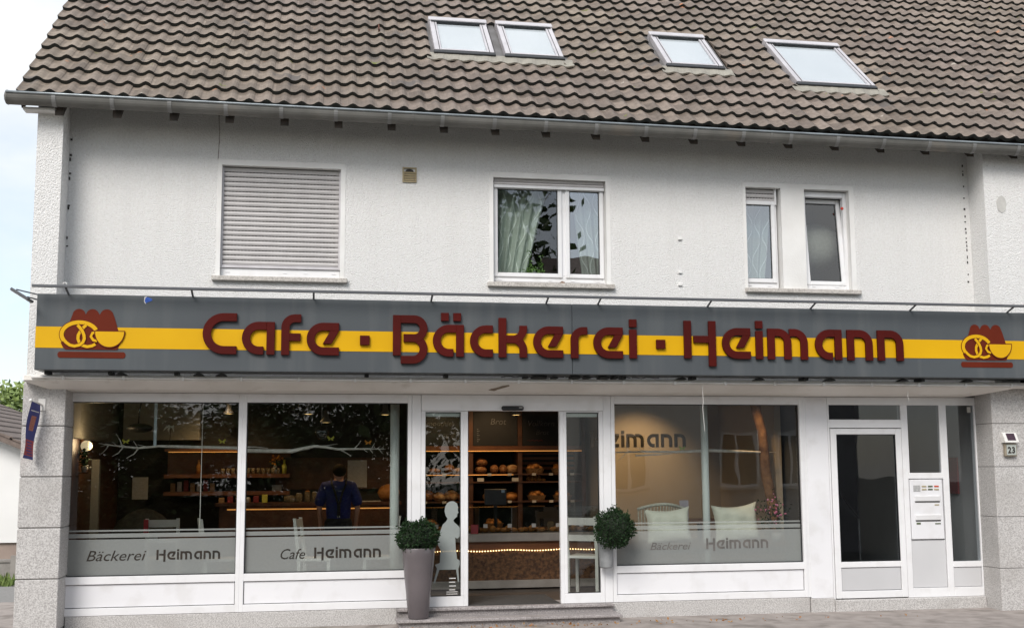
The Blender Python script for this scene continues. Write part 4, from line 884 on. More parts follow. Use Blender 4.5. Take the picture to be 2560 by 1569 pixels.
# lamp rail in front of the top edge
q = MB(); q.box(-2.752, 13.2, -0.893, -0.862, 3.358, 3.384); rl = q.build('lamp_rail', rail_metal, sg, bevel=0.003)
for x in (-2.45, -1.279, -0.102, 1.084, 2.285, 2.841, 4.046, 5.217, 6.383, 7.56, 8.8, 10.0):
    q = MB(); q.tube([(x, -0.722, 3.316), (x, -0.868, 3.366)], 0.0105, 6); q.build('rail_arm', rail_metal, rl)
for x in (-2.455, -0.10, 5.32, 7.66):
    q = MB(); q.tube([(x+0.017*math.cos(R(a)), -0.872, 3.394+0.014*math.sin(R(a))) for a in range(-30, 211, 20)], 0.005, 6); q.build('cable_hook', white_plastic, rl)
for x in (-2.653, -2.061, -1.434, 0.441, 1.256, 2.294, 3.15, 3.928, 5.202, 6.579, 7.9, 9.2):
    q = MB(); q.box(x-0.02, x+0.02, -0.60, -0.43, 2.547, 2.579); q.build('support_foot', black_metal, sg)
for x in (-1.96, -1.22, -1.0, 3.78, 4.66, 5.48, 6.34, 7.12):
    q = MB(); q.prism([(x-0.055, 2.547), (x+0.055, 2.547), (x+0.045, 2.558), (x+0.01, 2.572), (x-0.005, 2.572)], -0.62, -0.50); q.build('uplight', black_metal, sg)
for x, w_, h_ in ((2.09, .05, .018), (2.22, .12, .022), (2.40, .06, .016), (2.62, .10, .028), (2.75, .06, .022), (2.93, .11, .024), (3.05, .05, .030)):
    q = MB(); q.box(x-w_/2, x+w_/2, -0.63, -0.48, 2.547, 2.547+h_); q.build('transformer', black_metal, sg, bevel=0.004)
wv = MB()
for k in range(9):
    x = random.uniform(1.5, 3.3); wv.tube([(x+0.05*j, -0.60+0.02*math.sin(j+k), 2.553+0.012*abs(math.sin(j*1.1+k))) for j in range(7)], 0.004, 5)
wv.build('loose_cables', black_metal, sg, kind='stuff')
# lamp on two arms at the end of the fascia
fl = thing('floodlight', (-2.85, -0.80, 3.27), 'flat lamp on two thin arms beyond the end of the grey fascia', 'lamp')
d_ = Vector((0.150, 0, -0.095)).normalized(); n_ = Vector((d_.z, 0, -d_.x))*-1
c_ = Vector((-2.852, 0, 3.283)); q = MB()
q.prism([tuple((c_+d_*a+n_*b)[i] for i in (0, 2)) for a, b in ((-0.095, -0.012), (0.095, -0.012), (0.095, 0.014), (-0.095, 0.014))], -0.93, -0.72); q.build('lamp_head', rail_metal, fl, bevel=0.004)
q = MB(); q.prism([tuple((c_+d_*a+n_*b)[i] for i in (0, 2)) for a, b in ((-0.088, -0.018), (0.088, -0.018), (0.088, -0.0125), (-0.088, -0.0125))], -0.92, -0.73); q.build('lamp_glass', white_plastic, fl)
for za, zb, xa in ((3.312, 3.345, -2.915), (3.262, 3.275, -2.812)): q = MB(); q.tube([(-2.736, -0.70, za), (xa, -0.79, zb)], 0.007, 6); q.build('arm', rail_metal, fl)

# ================================================================== SMALL THINGS ON THE FRONT
fg = thing('flag_banner', (-2.75, -0.345, 2.27), 'narrow blue and red banner hanging from a white bracket on granite', 'banner')
q = MB(); q.box(-2.775, -2.705, -0.353, -0.343, 2.205, 2.325); q.build('bracket', white_plastic, fg, bevel=0.004)
q = MB(); q.tube([(-2.742, -0.355, 2.265), (-2.782, -0.60, 2.292)], 0.009, 8).ball((-2.784, -0.607, 2.293), 0.017, 10, 6); q.build('pole', white_plastic, fg, smooth=True)
def fpt(u, v):      # u along the pole, v downwards
    x = -2.748-0.036*u-0.055*v+0.010*math.sin(v*7+u*2); return (x, -0.375-0.215*u, 2.268+0.02*u-0.548*v)
def fcloth(v0, v1, off, u0=0, u1=1):
    mb = MB(); n = 8
    for a in range(4):
        for b in range(n):
            ua, ub = u0+(u1-u0)*a/4, u0+(u1-u0)*(a+1)/4; va, vb = v0+(v1-v0)*b/n, v0+(v1-v0)*(b+1)/n
            P = [fpt(ua, va), fpt(ub, va), fpt(ub, vb), fpt(ua, vb)]
            mb.quad(*[(x+off, y, z) for x, y, z in P]); mb.quad(*[(x+off-0.003, y, z) for x, y, z in P][::-1])
    return mb
fcloth(0, 0.665, 0).build('cloth', flag_blue, fg, fix=False); fcloth(0.665, 0.945, 0).build('cloth', flag_red, fg, fix=False); fcloth(0.945, 1, 0).build('cloth', flag_blue, fg, fix=False)
fcloth(0.24, 0.50, 0.0015, 0.3, 0.72).build('print', flag_print, fg, fix=False); fcloth(0.15, 0.165, 0.0015, 0.15, 0.9).build('print', white_plastic, fg, fix=False)
for v_ in (0.70, 0.75, 0.80, 0.85, 0.90): fcloth(v_, v_+0.022, 0.0015, random.uniform(.12, .25), random.uniform(.75, .9)).build('print', flag_blue, fg, fix=False)
hn = thing('house_number_lamp', (7.74, -0.342, 1.72), 'house number 23 box with white solar lamp top on granite pier', 'house number')
q = MB(); q.box(7.672, 7.818, -0.39, -0.343, 1.720, 1.868); q.build('box', brass, hn, bevel=0.006)
q = MB(); q.box(7.686, 7.804, -0.394, -0.3905, 1.735, 1.852); q.build('face', plate_glow, hn)
for k, ch in enumerate('23'):
    t_ = text_mb(ch, 7.699+0.050*k, -0.3955, 1.757, 0.098, ext=0.001, xs=0.85, offset=0.004); t_.build('digit', film_letter, hn, fix=False)
q = MB(); q.prismx([(-0.343, 1.872), (-0.343, 1.990), (-0.372, 1.990), (-0.425, 1.885), (-0.425, 1.872)], 7.655, 7.828); q.build('solar_top', white_plastic, hn, bevel=0.004)
sl2 = Vector((0, -0.053, -0.105)).normalized(); q = MB()
a_, b_ = Vector((0, -0.3765, 1.978)), Vector((0, -0.4175, 1.897)); o_ = Vector((0, -0.0025, 0.0013))
q.quad((7.690, *(a_+o_)[1:]), (7.795, *(a_+o_)[1:]), (7.795, *(b_+o_)[1:]), (7.690, *(b_+o_)[1:])); q.build('solar_cell', solar_m, hn, fix=False)

# planters
def boxwood(parent, c, r, cut, n, size, rows=1.0):
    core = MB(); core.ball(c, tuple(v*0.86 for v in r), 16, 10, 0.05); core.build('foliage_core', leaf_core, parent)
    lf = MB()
    for k in range(n):
        while True:
            d = Vector((random.gauss(0, 1), random.gauss(0, 1), random.gauss(0, 1))).normalized()
            rad = random.uniform(0.82, 1.06) * (1+0.075*math.sin(d.x*6+d.z*5+c[0])+0.055*math.sin(d.z*11-d.x*8+d.y*4))
            P = Vector(c)+Vector((d.x*r[0], d.y*r[1], d.z*r[2]))*rad
            if P.z > cut: break
        lf.leaf(P, size, d, asp=0.55)
    for k in range(28):                       # stray shoots
        d = Vector((random.gauss(0, 1), random.gauss(0, 1), abs(random.gauss(0, 1)))).normalized(); b0 = Vector(c)+Vector((d.x*r[0], d.y*r[1], d.z*r[2]))
        if b0.z < cut+.04: continue
        for j in range(5): lf.leaf(b0+d*0.010*j+Vector((0, 0, 0.004*j)), size*0.9, d, asp=0.5)
    return lf.build('leaves', leaf_dark, parent, kind='stuff', fix=False)
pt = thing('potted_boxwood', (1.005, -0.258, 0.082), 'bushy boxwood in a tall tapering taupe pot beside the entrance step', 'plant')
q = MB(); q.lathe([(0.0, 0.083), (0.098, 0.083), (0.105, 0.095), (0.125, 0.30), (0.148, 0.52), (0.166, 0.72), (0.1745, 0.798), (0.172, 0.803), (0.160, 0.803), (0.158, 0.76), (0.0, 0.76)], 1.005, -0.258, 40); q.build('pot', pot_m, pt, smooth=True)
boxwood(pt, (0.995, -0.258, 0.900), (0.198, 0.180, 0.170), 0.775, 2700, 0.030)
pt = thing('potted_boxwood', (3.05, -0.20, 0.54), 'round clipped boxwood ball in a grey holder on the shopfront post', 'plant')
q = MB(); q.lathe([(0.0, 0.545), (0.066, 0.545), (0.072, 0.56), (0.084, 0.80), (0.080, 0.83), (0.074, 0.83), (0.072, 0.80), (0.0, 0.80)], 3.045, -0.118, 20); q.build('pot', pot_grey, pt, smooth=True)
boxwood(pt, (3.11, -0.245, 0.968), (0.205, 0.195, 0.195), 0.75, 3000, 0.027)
fw_ = MB()
for k in range(46):
    P = (3.045+random.gauss(0, .035), -0.455+random.uniform(-.02, .03), 0.895+random.gauss(0, .035)); fw_.leaf(P, 0.028, (0, -1, .3))
# fallen leaves on the pavement
lv = MB()
for k in range(170):
    x = random.triangular(-0.5, 6.5, 1.2); lv.leaf((x, random.uniform(-0.62, -0.395), random.uniform(0.004, 0.014)), 0.035, (random.gauss(0, 1), random.gauss(0, 1), 0.05))
lv.build('fallen_leaves', dry_leaf, kind='stuff', fix=False)

# ================================================================== INSIDE THE SHOP
ct = thing('sales_counter', (2.4, 1.75, 0.165), 'bakery counter with stone top, bark front and row of small lights', 'counter')
q = MB(); q.box(0.95, 3.60, 1.50, 2.15, 0.735, 0.835); q.build('counter_top', stone_counter, ct, bevel=0.008)
q = MB(); q.box(1.0, 3.58, 1.56, 2.10, 0.275, 0.734); q.build('bark_front', bark_panel, ct)
q = MB(); q.box(1.0, 3.58, 1.552, 1.559, 0.640, 0.733); q.build('wood_fascia', wood_warm, ct)
q = MB(); q.box(0.98, 3.60, 1.525, 2.12, 0.180, 0.274); q.build('plinth', stone_counter, ct, bevel=0.005)
bd = MB(); x = 0.98
while x < 3.55:
    bd.ball((x, 1.545, 0.628+0.006*math.sin(x*9)), 0.0075, 6, 4); x += 0.034
bd.build('light_chain', led_glow, ct, kind='stuff')
for k, (ch, x) in enumerate((('A', 1.90), ('L', 2.17))): pass
q = MB(); q.prism([(1.86, 0.285), (1.93, 0.285), (2.03, 0.60), (1.97, 0.60)], 1.546, 1.5585).prism([(2.10, 0.285), (2.16, 0.285), (2.035, 0.605), (1.975, 0.605)], 1.5455, 1.5580).box(1.93, 2.09, 1.5465, 1.5585, 0.36, 0.405); 
q2 = MB(); q2.box(2.245, 2.30, 1.546, 1.5585, 0.30, 0.59).box(2.301, 2.42, 1.546, 1.5585, 0.30, 0.345)
q = MB(); q.box(1.02, 3.55, 1.60, 2.08, 0.836, 0.842); q.build('display_tray', black_trim, ct)
q = MB(); q.box(1.02, 3.55, 1.585, 1.590, 0.842, 1.14).box(1.02, 3.55, 1.585, 2.05, 1.141, 1.147); q.build('display_glass', pane, ct)
q = MB(); q.box(1.90, 1.905, 1.59, 2.0, 0.843, 1.14); q.build('display_divider', black_trim, ct)
def bread(x, y, z, rx, ry, rz, m_, name, lab, grp):
    """z is the shelf it stands on"""
    q = MB(); q.ball((x, y, z+rz*0.94), (rx, ry, rz), 14, 9, 0.035); o = q.build(name, m_, None, smooth=True); return tag(o, lab, 'bread', grp)
k = 0
for x, n_ in ((1.55, 4), (1.85, 5), (2.20, 5), (2.55, 5), (2.95, 6), (3.30, 5)):
    for j in range(n_):
        bread(x+0.065*j-0.12, 1.66+0.05*(j % 2), 0.842, 0.042, 0.034, 0.028 if (j+k) % 3 else 0.04, bread3, 'bread_roll', 'golden bread roll lying in the glass counter display', 'rolls in the counter display'); k += 1
cd = MB(); cd.box(1.785, 1.875, 1.49, 1.495, 0.836, 0.945); tag(cd.build('price_card', red_box), 'small red price card standing on the edge of the counter top', 'card')
rk = thing('bread_rack', (2.5, 3.5, 0.165), 'dark wooden bread rack with shelves of loaves behind the counter', 'shelf')
for x in (1.24, 2.015, 2.70, 3.60): q = MB(); q.box(x-0.03, x+0.03, 3.22, 3.70, 0.166, 2.44); q.build('upright', wood_dark, rk)
for z in (0.80, 1.175, 1.440, 1.545): q = MB(); q.box(1.27, 3.57, 3.20 if z > 1.0 else 3.0, 3.68, z-0.018, z); q.build('shelf_board', wood_dark, rk)
q = MB(); q.box(1.27, 3.57, 3.195, 3.205, 1.865, 1.925); q.build('valance', wood_warm, rk)
q = MB(); q.box(1.27, 3.57, 3.196, 3.21, 1.852, 1.862).box(1.27, 2.6, 3.19, 3.198, 1.528, 1.536).box(1.27, 2.66, 3.19, 3.198, 1.094, 1.102).box(1.27, 3.57, 3.20, 3.21, 2.405, 2.413); q.build('shelf_light', strip_glow, rk)
for k in range(4): q = MB(); q.box(2.73, 3.57, 3.66, 3.69, 1.60+0.07*k, 1.64+0.07*k); q.build('back_slat', wood_warm, rk)
for x in (2.10, 2.58): q = MB(); q.box(x, x+0.09, 3.19, 3.196, 1.443, 1.49); q.build('price_tag', paper, rk)
for k, (a, b, txts) in enumerate(((1.30, 1.975, (('Smoothies', 0.10, 1.36, 2.20), ('2,95 \u20ac', 0.09, 1.55, 2.03))), (2.05, 2.665, (('Brot', 0.12, 2.28, 2.22),)), (2.735, 3.56, (('Vollkorn', 0.11, 2.80, 2.20), ('Brot', 0.10, 2.92, 2.08))))):
    lab = ('blackboard at the end with writing in chalk', 'middle blackboard above the bread shelves', 'blackboard with two lines of chalk and one red')[k]
    cb_ = thing('chalkboard', ((a+b)/2, 3.23, 1.93), lab, 'blackboard', 'blackboards above the bread rack')
    q = MB(); q.box(a, b, 3.215, 3.235, 1.93, 2.395); q.build('board', board_m, cb_)
    for s_, sz, x, z in txts: text_mb(s_, x, 3.2135, z, sz, shear=0.2, ext=0.0005).build('chalk_writing', chalk_m, cb_, fix=False)
    if k == 1:
        q = MB()
        for j in range(7): q.box(2.10, 2.12+0.02*(j % 2), 3.2125, 3.2145, 2.15-0.028*j, 2.162-0.028*j)
        q.build('chalk_writing', chalk_m, cb_, fix=False)
    if k == 2: q = MB(); q.strip([(2.80+0.02*j, 2.0+0.008*math.sin(j*2.1)) for j in range(12)], 0.006, 3.2125, 3.2145); q.build('chalk_writing', chalk_red, cb_, fix=False)
grp = 'loaves on the bread rack'
for x, z, rx, rz, m_, lab in ((2.172, 1.545, .085, .055, bread1, 'round brown loaf on the top shelf under a stacked one'), (2.180, 1.645, .085, .060, bread1, 'round loaf stacked on another on the top shelf'), (2.36, 1.545, .060, .065, bread1, 'square dark loaf beside its twin on the top shelf'), (2.485, 1.545, .060, .065, bread1, 'square dark loaf beside the pale round loaf'), (2.615, 1.545, .090, .066, bread2, 'pale floured round loaf at the end of the top shelf'),
    (1.525, 1.545, .09, .042, bread1, 'flat brown loaf on the top shelf'), (1.735, 1.545, .075, .070, bread1, 'tall crusty loaf on the top shelf'), (1.870, 1.545, .085, .045, bread2, 'pale flat loaf by the rack upright'),
    (1.42, 1.175, .11, .085, bread1, 'large round loaf at the end of the lower shelf'), (1.60, 1.175, .10, .065, bread2, 'scored farmhouse loaf on the lower shelf'), (1.76, 1.175, .10, .080, bread2, 'round scored loaf in the middle of the lower shelf'), (1.92, 1.175, .085, .060, bread1, 'brown loaf next to the upright on the lower shelf'),
    (2.29, 1.175, .095, .065, bread2, 'whitish loaf on the lower shelf'), (2.46, 1.175, .085, .050, bread1, 'long loaf on the lower shelf between two others'), (2.60, 1.175, .10, .062, bread3, 'orange crusted loaf at the end of the lower shelf'),
    (1.15, 1.60, .13, .11, bread3, 'big golden loaf behind the white column')):
    if x == 1.15: continue
    q = MB(); ry = 0.09; q.ball((x, 3.36, z+rz*0.93), (rx, ry, rz), 16, 10, 0.03); o = q.build('bread_loaf', m_, None, smooth=True); tag(o, lab, 'bread', grp)
for k in range(9):
    q = MB(); q.ball((2.83+0.055*(k % 5), 3.34+0.05*(k//5), 1.440+0.022+0.034*(k//5)), (.032, .03, .024), 10, 6, 0.04); o = q.build('pastry', bread3, None, smooth=True); tag(o, 'small glazed pastry in the heap on the middle shelf', 'pastry', 'pastries on the middle shelf')
sc = thing('cash_display', (2.30, 1.98, 0.842), 'dark till screen with a pale lit corner on the counter', 'till')
q = MB(); q.box(2.02, 2.30, 1.96, 1.99, 1.16, 1.36); q.build('screen', black_trim, sc, bevel=0.006); q = MB(); q.box(2.14, 2.18, 1.95, 1.99, 0.842, 1.16); q.build('stand', black_trim, sc)
q = MB(); q.box(2.235, 2.275, 1.956, 1.9595, 1.315, 1.350); q.build('lit_corner', mat('screen_pale', (0.35, 0.45, 0.55), 0.3, (0.3, 0.4, 0.5), 20, 2), sc)

# back of the coffee area: shelves, sideboard and what stands on them
ws = thing('wall_shelf', (-1.3, 3.5, 1.2), 'long warm wood shelf unit on the back wall of the coffee area', 'shelf')
for z in (1.565, 1.335): q = MB(); q.box(-2.05, -0.42, 3.35, 3.71, z-0.05, z); q.build('shelf_board', wood_warm, ws)
q = MB(); q.box(-2.05, -0.42, 3.69, 3.715, 1.566, 1.86); q.build('back_panel', wood_warm, ws)
q = MB(); q.box(-2.05, -0.42, 3.34, 3.71, 1.865, 1.90); q.build('shelf_board', wood_warm, ws)
q = MB(); q.box(-2.0, -0.45, 3.345, 3.36, 1.853, 1.863); q.build('shelf_light', strip_glow, ws)
sb = thing('sideboard', (0.0, 3.2, 0.165), 'dark sideboard with jars along the back of the coffee area', 'sideboard')
q = MB(); q.box(-1.35, 1.05, 2.95, 3.45, 1.150, 1.190); q.build('top', wood_dark, sb); q = MB(); q.box(-1.30, 1.0, 3.0, 3.44, 0.17, 1.149); q.build('body', wood_dark, sb)
q = MB(); q.box(-1.2, 0.9, 2.985, 2.998, 1.10, 1.115); q.build('shelf_light', strip_glow, sb)
q = MB(); q.box(-0.62, 1.0, 3.66, 3.70, 1.35, 1.78); tag(q.build('wood_panel', wood_dark), 'brown wooden panel on the back wall behind the standing man', 'panel')
jl = ('squat glass jar on the sideboard', 'round lidded glass jar on the sideboard', 'tall glass jar with lit golden lid', 'glass jar nearest the man in blue')
for k, (x, r_, h_) in enumerate(((-0.41, .075, .09), (-0.29, .045, .12), (-0.18, .038, .15), (-0.09, .034, .14))):
    j = thing('glass_jar', (x, 3.1, 1.191), jl[k], 'jar', 'jars on the sideboard')
    q = MB(); q.lathe([(0, 1.192), (r_, 1.192), (r_, 1.192+h_*0.8), (r_*0.8, 1.192+h_*0.9)], x, 3.1, 14); q.build('jar', veil('jar_glass', (0.35, 0.28, 0.18), 0.45) if 'jar_glass' not in MATS else MATS['jar_glass'], j, smooth=True)
    q = MB(); q.lathe([(r_*0.8, 1.192+h_*0.905), (r_*0.85, 1.192+h_*0.94), (r_*0.5, 1.192+h_), (0, 1.192+h_)], x, 3.1, 14); q.build('lid', lamp_metal if k != 2 else bread3, j, smooth=True)
for k, (x, lab) in enumerate(((-1.06, 'white sugar pot on the shelf end by the window bar'), (-0.96, 'white sugar pot beside another pot'))):
    q = MB(); q.lathe([(0, 1.191), (.032, 1.191), (.038, 1.26), (.034, 1.262), (0, 1.262)], x, 3.05, 12); tag(q.build('sugar_pot', paper, None, smooth=True), lab, 'pot')
for k, (x, z, c_, lab) in enumerate(((-0.50, 1.566, yellow_m, 'yellow bottle standing on the warm shelf'), (-1.62, 1.566, bread3, 'amber bottle standing on the warm shelf'), (-1.05, 1.566, paper, 'pale vase standing on the warm shelf'))):
    q = MB(); q.lathe([(0, z), (.03, z), (.034, z+.10), (.014, z+.14), (.014, z+.19), (0, z+.19)], x, 3.48, 12); tag(q.build('bottle', c_, None, smooth=True), lab, 'bottle')
for k, (x, y, z, w_, h_, lab) in enumerate(((-2.36, 3.44, 1.24, 0.20, 0.29, 'pale notice pinned up at the far end of the coffee area'), (0.487, 3.65, 1.373, 0.265, 0.37, 'large pale poster beside the man in blue'), (-0.60, 3.64, 1.30, 0.13, 0.11, 'small pale notice above the sideboard'))):
    q = MB(); q.box(x-w_/2, x+w_/2, y, y+0.004, z, z+h_); tag(q.build('wall_notice', paper), lab, 'notice')
hb_ = MB(); hb_.ball((0.90, 3.25, 1.191+0.11), (.15, .11, .115), 16, 10, 0.03); 
tag(hb_.build('bread_loaf', bread3, None, smooth=True), 'big golden loaf at the end of the sideboard by the column', 'bread')
nw = MB(); nw.box(0.45, 0.78, 3.0, 3.2, 1.191, 1.200); tag(nw.build('newspaper', paper), 'folded newspaper lying on the sideboard by the man', 'newspaper')

# pendant lamps, lit
grp = 'pendant lamps in the shop'
lampsp = ((-1.215, 3.1, 2.350, 'lit pendant lamp farthest along the coffee area'), (-0.172, 2.1, 2.298, 'lit pendant lamp level with the glass ball, nearer the wall end'), (0.046, 2.0, 2.190, 'lit pendant lamp hanging lowest, above the glass ball'), (0.778, 2.05, 2.290, 'lit pendant lamp beside the white column'), (1.665, 2.05, 2.289, 'lit pendant lamp over the counter behind the fixed door pane'), (2.442, 2.05, 2.291, 'lit pendant lamp in the middle of the open doorway'), (3.39, 2.05, 2.293, 'lit pendant lamp behind the pane by the clipped ball'))
for k, (x, y, z, lab) in enumerate(lampsp):
    lp = thing('pendant_lamp', (x, y, z), lab, 'lamp', grp)
    q = MB(); q.lathe([(0.0, z+0.15), (0.030, z+0.15), (0.034, z+0.06), (0.066, z+0.02), (0.070, z), (0.062, z+0.004), (0.04, z+0.03)], x, y, 18); q.build('shade', lamp_metal, lp, smooth=True)
    q = MB(); q.lathe([(0.0, z+0.006), (0.060, z+0.004), (0.058, z+0.012), (0, z+0.012)], x, y, 16); q.build('bulb', lamp_glow, lp)
    q = MB(); q.tube([(x, y, z+0.15), (x, y, 2.64)], 0.006, 6); q.build('cord', black_metal, lp)
    ld = bpy.data.lights.new('lamp_light', 'SPOT'); ld.energy = LAMP_W; ld.color = (1.0, 0.62, 0.30); ld.spot_size = R(150); ld.spot_blend = 0.6; ld.shadow_soft_size = 0.05
    lo = bpy.data.objects.new('lamp_light', ld); C.objects.link(lo); lo.parent = lp; lo.location = (0, 0, -0.012)
for x, y, z, e, nm, lab in ((4.18, 1.75, 2.50, 30.0, 'wall_spot', 'small lit ceiling spot over the lettered beige wall'), (2.3, 2.55, 2.60, 12.0, 'shelf_spot', 'small lit ceiling spot over the bread rack'), (1.6, 2.55, 2.60, 12.0, 'shelf_spot', 'small lit ceiling spot over the far bread shelves'), (-1.3, 2.6, 2.60, 12.0, 'shelf_spot', 'small lit ceiling spot over the warm wall shelf')):
    lp = thing(nm, (x, y, z), lab, 'lamp')
    q = MB(); q.lathe([(0, z+0.06), (0.03, z+0.06), (0.035, z), (0, z+0.004)], x, y, 12); q.build('housing', lamp_metal, lp, smooth=True); q = MB(); q.tube([(x, y, z+0.06), (x, y, 2.64)], 0.008, 6); q.build('stem', lamp_metal, lp)
    ld = bpy.data.lights.new('spot_light', 'SPOT'); ld.energy = e; ld.color = (1.0, 0.66, 0.34); ld.spot_size = R(95); ld.spot_blend = 0.8; ld.shadow_soft_size = 0.04
    lo = bpy.data.objects.new('spot_light', ld); C.objects.link(lo); lo.parent = lp; lo.location = (0, 0, -0.02)
    lo.rotation_euler = (R(-42) if nm == 'shelf_spot' else R(-38), 0, 0) if False else (R(38), 0, 0)
gb = thing('globe_lamp', (-2.70, 1.25, 1.90), 'glowing cream globe lamp on the wood panelled side wall', 'lamp')
q = MB(); q.ball((-2.622, 1.25, 1.895), 0.062, 20, 12); q.build('globe', globe_glow, gb, smooth=True); q = MB(); q.tube([(-2.70, 1.25, 1.80), (-2.64, 1.25, 1.80), (-2.622, 1.25, 1.835)], 0.008, 6); q.build('arm', black_metal, gb)
ld = bpy.data.lights.new('globe_light', 'POINT'); ld.energy = 5.0; ld.color = (1.0, 0.70, 0.40); ld.shadow_soft_size = 0.066
lo = bpy.data.objects.new('globe_light', ld); C.objects.link(lo); lo.parent = gb; lo.location = (0.155, 0, -0.005)
tp = thing('trailing_plant', (-2.66, 1.15, 1.60), 'dark green trailing plant with cream flowers below the globe lamp', 'plant')
q = MB(); q.box(-2.688, -2.56, 1.08, 1.24, 1.585, 1.60); q.build('wall_bracket', wood_warm, tp); q = MB(); q.lathe([(0, 1.601), (.03, 1.601), (.04, 1.66), (0, 1.65)], -2.615, 1.16, 12); q.build('pot', paper, tp, smooth=True)
q = MB()
for k in range(160): q.leaf((-2.63+random.gauss(0, .022), 1.17+random.gauss(0, .03), random.uniform(1.66, 1.84)), .04)
q.build('leaves', leaf_dark, tp, kind='stuff', fix=False)
q = MB()
for k in range(5): q.ball((-2.585+random.gauss(0, .02), 1.12+random.gauss(0, .02), 1.655+random.gauss(0, .012)), .014, 7, 5)
q.build('blossoms', cushion_m, tp, kind='stuff')
cd_ = MB(); cd_.tube([(-1.262, 0.30, 0.95), (-1.258, 0.30, 2.63)], 0.004, 6); tag(cd_.build('light_line_tube', white_plastic), 'added thin white tube standing in for a light line in the far shop window', 'cord')  # added tube, drawn for a thin light line in the glass
bl = thing('black_pendant_lamp', (-2.09, 1.5, 2.06), 'broad unlit black pendant lamp above the birch branch', 'lamp')
q = MB(); q.ball((-2.09, 1.5, 2.105), (0.15, 0.15, 0.055), 20, 10); q.build('shade', black_metal, bl, smooth=True); q = MB(); q.tube([(-2.105, 1.5, 2.155), (-2.10, 1.5, 2.30), (-2.07, 1.5, 2.45), (-2.06, 1.5, 2.64)], 0.009, 6); q.build('cord', black_metal, bl)
# a lit spot for the bent trunk, close under the ceiling behind the window head
lp = thing('trunk_spot', (4.95, 0.30, 2.56), 'small lit ceiling spot aimed at the bent trunk', 'lamp')
q = MB(); q.lathe([(0, 2.62), (0.03, 2.62), (0.035, 2.565), (0, 2.57)], 4.95, 0.30, 12); q.build('housing', lamp_metal, lp, smooth=True)
ld = bpy.data.lights.new('spot_light', 'SPOT'); ld.energy = 16.0; ld.color = (1.0, 0.62, 0.30); ld.spot_size = R(60); ld.spot_blend = 0.9; ld.shadow_soft_size = 0.03
lo = bpy.data.objects.new('spot_light', ld); C.objects.link(lo); lo.parent = lp; lo.location = (0, 0, -0.01); lo.rotation_euler = Vector((4.95-5.20, 0.30-0.60, 2.55-1.5)).to_track_quat('Z', 'Y').to_euler()
# more goods: baskets of rolls, bags, jars and flowers on the shelves
def bag(x, y, z, w_, h_, m_, lab, grp_):
    q = MB(); q.prismx([(y-w_*.35, z), (y+w_*.35, z), (y+w_*.30, z+h_*.8), (y+.004, z+h_), (y-.004, z+h_), (y-w_*.30, z+h_*.8)], x-w_/2, x+w_/2); return tag(q.build('paper_bag', m_, None, bevel=.004), lab, 'bag', grp_)
kraft = mat('kraft_paper', (0.42, 0.26, 0.13), 0.85, (0.34, 0.20, 0.10), 25, 4)
for k in range(7): bag(-1.95+0.085*k, 3.50, 1.336, .06, .11+.02*(k % 3), (kraft, paper, red_box)[k % 3], ('brown paper bag on the lower warm shelf', 'pale paper bag on the lower warm shelf', 'red paper bag on the lower warm shelf')[k % 3], 'bags on the lower warm shelf')
for k in range(12):
    x = -1.30+0.066*k; q = MB(); q.lathe([(0, 1.567), (.022, 1.567), (.027, 1.64), (.024, 1.64), (0, 1.60)], x, 3.42+.03*(k % 2), 10)
    tag(q.build('drinking_glass', MATS['jar_glass'], None, smooth=True), 'small drinking glass in the row on the warm wall shelf', 'glass', 'glasses on the warm wall shelf')
for k in range(6):
    x = -1.28+0.11*k; q = MB(); q.box(x-.035, x+.035, 3.05, 3.12, 1.191, 1.255+.02*(k % 3)); tag(q.build('gift_box', (kraft, red_box, yellow_m)[k % 3], None, bevel=.004), ('brown gift box on the far end of the sideboard', 'red gift box on the far end of the sideboard', 'yellow gift box on the far end of the sideboard')[k % 3], 'box', 'gift boxes on the sideboard')
vs = thing('flower_vase', (-0.62, 3.48, 1.566), 'vase of orange flowers on the warm wall shelf', 'vase')
q = MB(); q.lathe([(0, 1.567), (.03, 1.567), (.04, 1.62), (.022, 1.66), (.026, 1.68), (0, 1.66)], -0.62, 3.46, 12); q.build('vase', paper, vs, smooth=True)
q = MB()
for k in range(16): q.ball((-0.62+random.gauss(0, .045), 3.46+random.gauss(0, .03), 1.76+random.gauss(0, .04)), .018, 7, 5)
q.build('blossoms', orange_m, vs, kind='stuff')
q = MB()
for k in range(50): q.leaf((-0.62+random.gauss(0, .03), 3.46+random.gauss(0, .02), 1.70+random.gauss(0, .03)), .04)
q.build('leaves', leaf_dark, vs, kind='stuff', fix=False)
bw = mat('basket_wicker', (0.30, 0.17, 0.07), 0.9, (0.16, 0.085, 0.035), 50, 2, bump=.008, bscale=60)
for k, (x, z, lab) in enumerate(((2.95, 1.176, 'wicker basket of rolls on the lower shelf beyond the rack upright'), (3.32, 1.176, 'wicker basket of rolls at the far end of the lower shelf'), (3.30, 1.546, 'wicker basket of rolls at the far end of the top shelf'), (2.93, 1.546, 'wicker basket of rolls on the top shelf beyond the rack upright'), (1.46, 0.801, 'wicker basket of rolls on the lowest shelf near the fixed pane'), (2.35, 0.801, 'wicker basket of rolls on the lowest shelf in the doorway'))):
    bk = thing('bread_basket', (x, 3.36, z), lab, 'basket', 'baskets of rolls on the rack')
    q = MB(); q.lathe([(0, z+.001), (.11, z+.001), (.14, z+.07), (.128, z+.07), (.11, z+.02), (0, z+.02)], x, 3.36, 18); q.build('basket', bw, bk)
    for j in range(9):
        a = 2.4*j; q = MB(); q.ball((x+.075*math.cos(a)*(j > 0), 3.36+.075*math.sin(a)*(j > 0), z+.075+.028*(j < 4)), (.042, .038, .032), 9, 6, .04); o = q.build('basket_roll', bread3, bk, smooth=True)
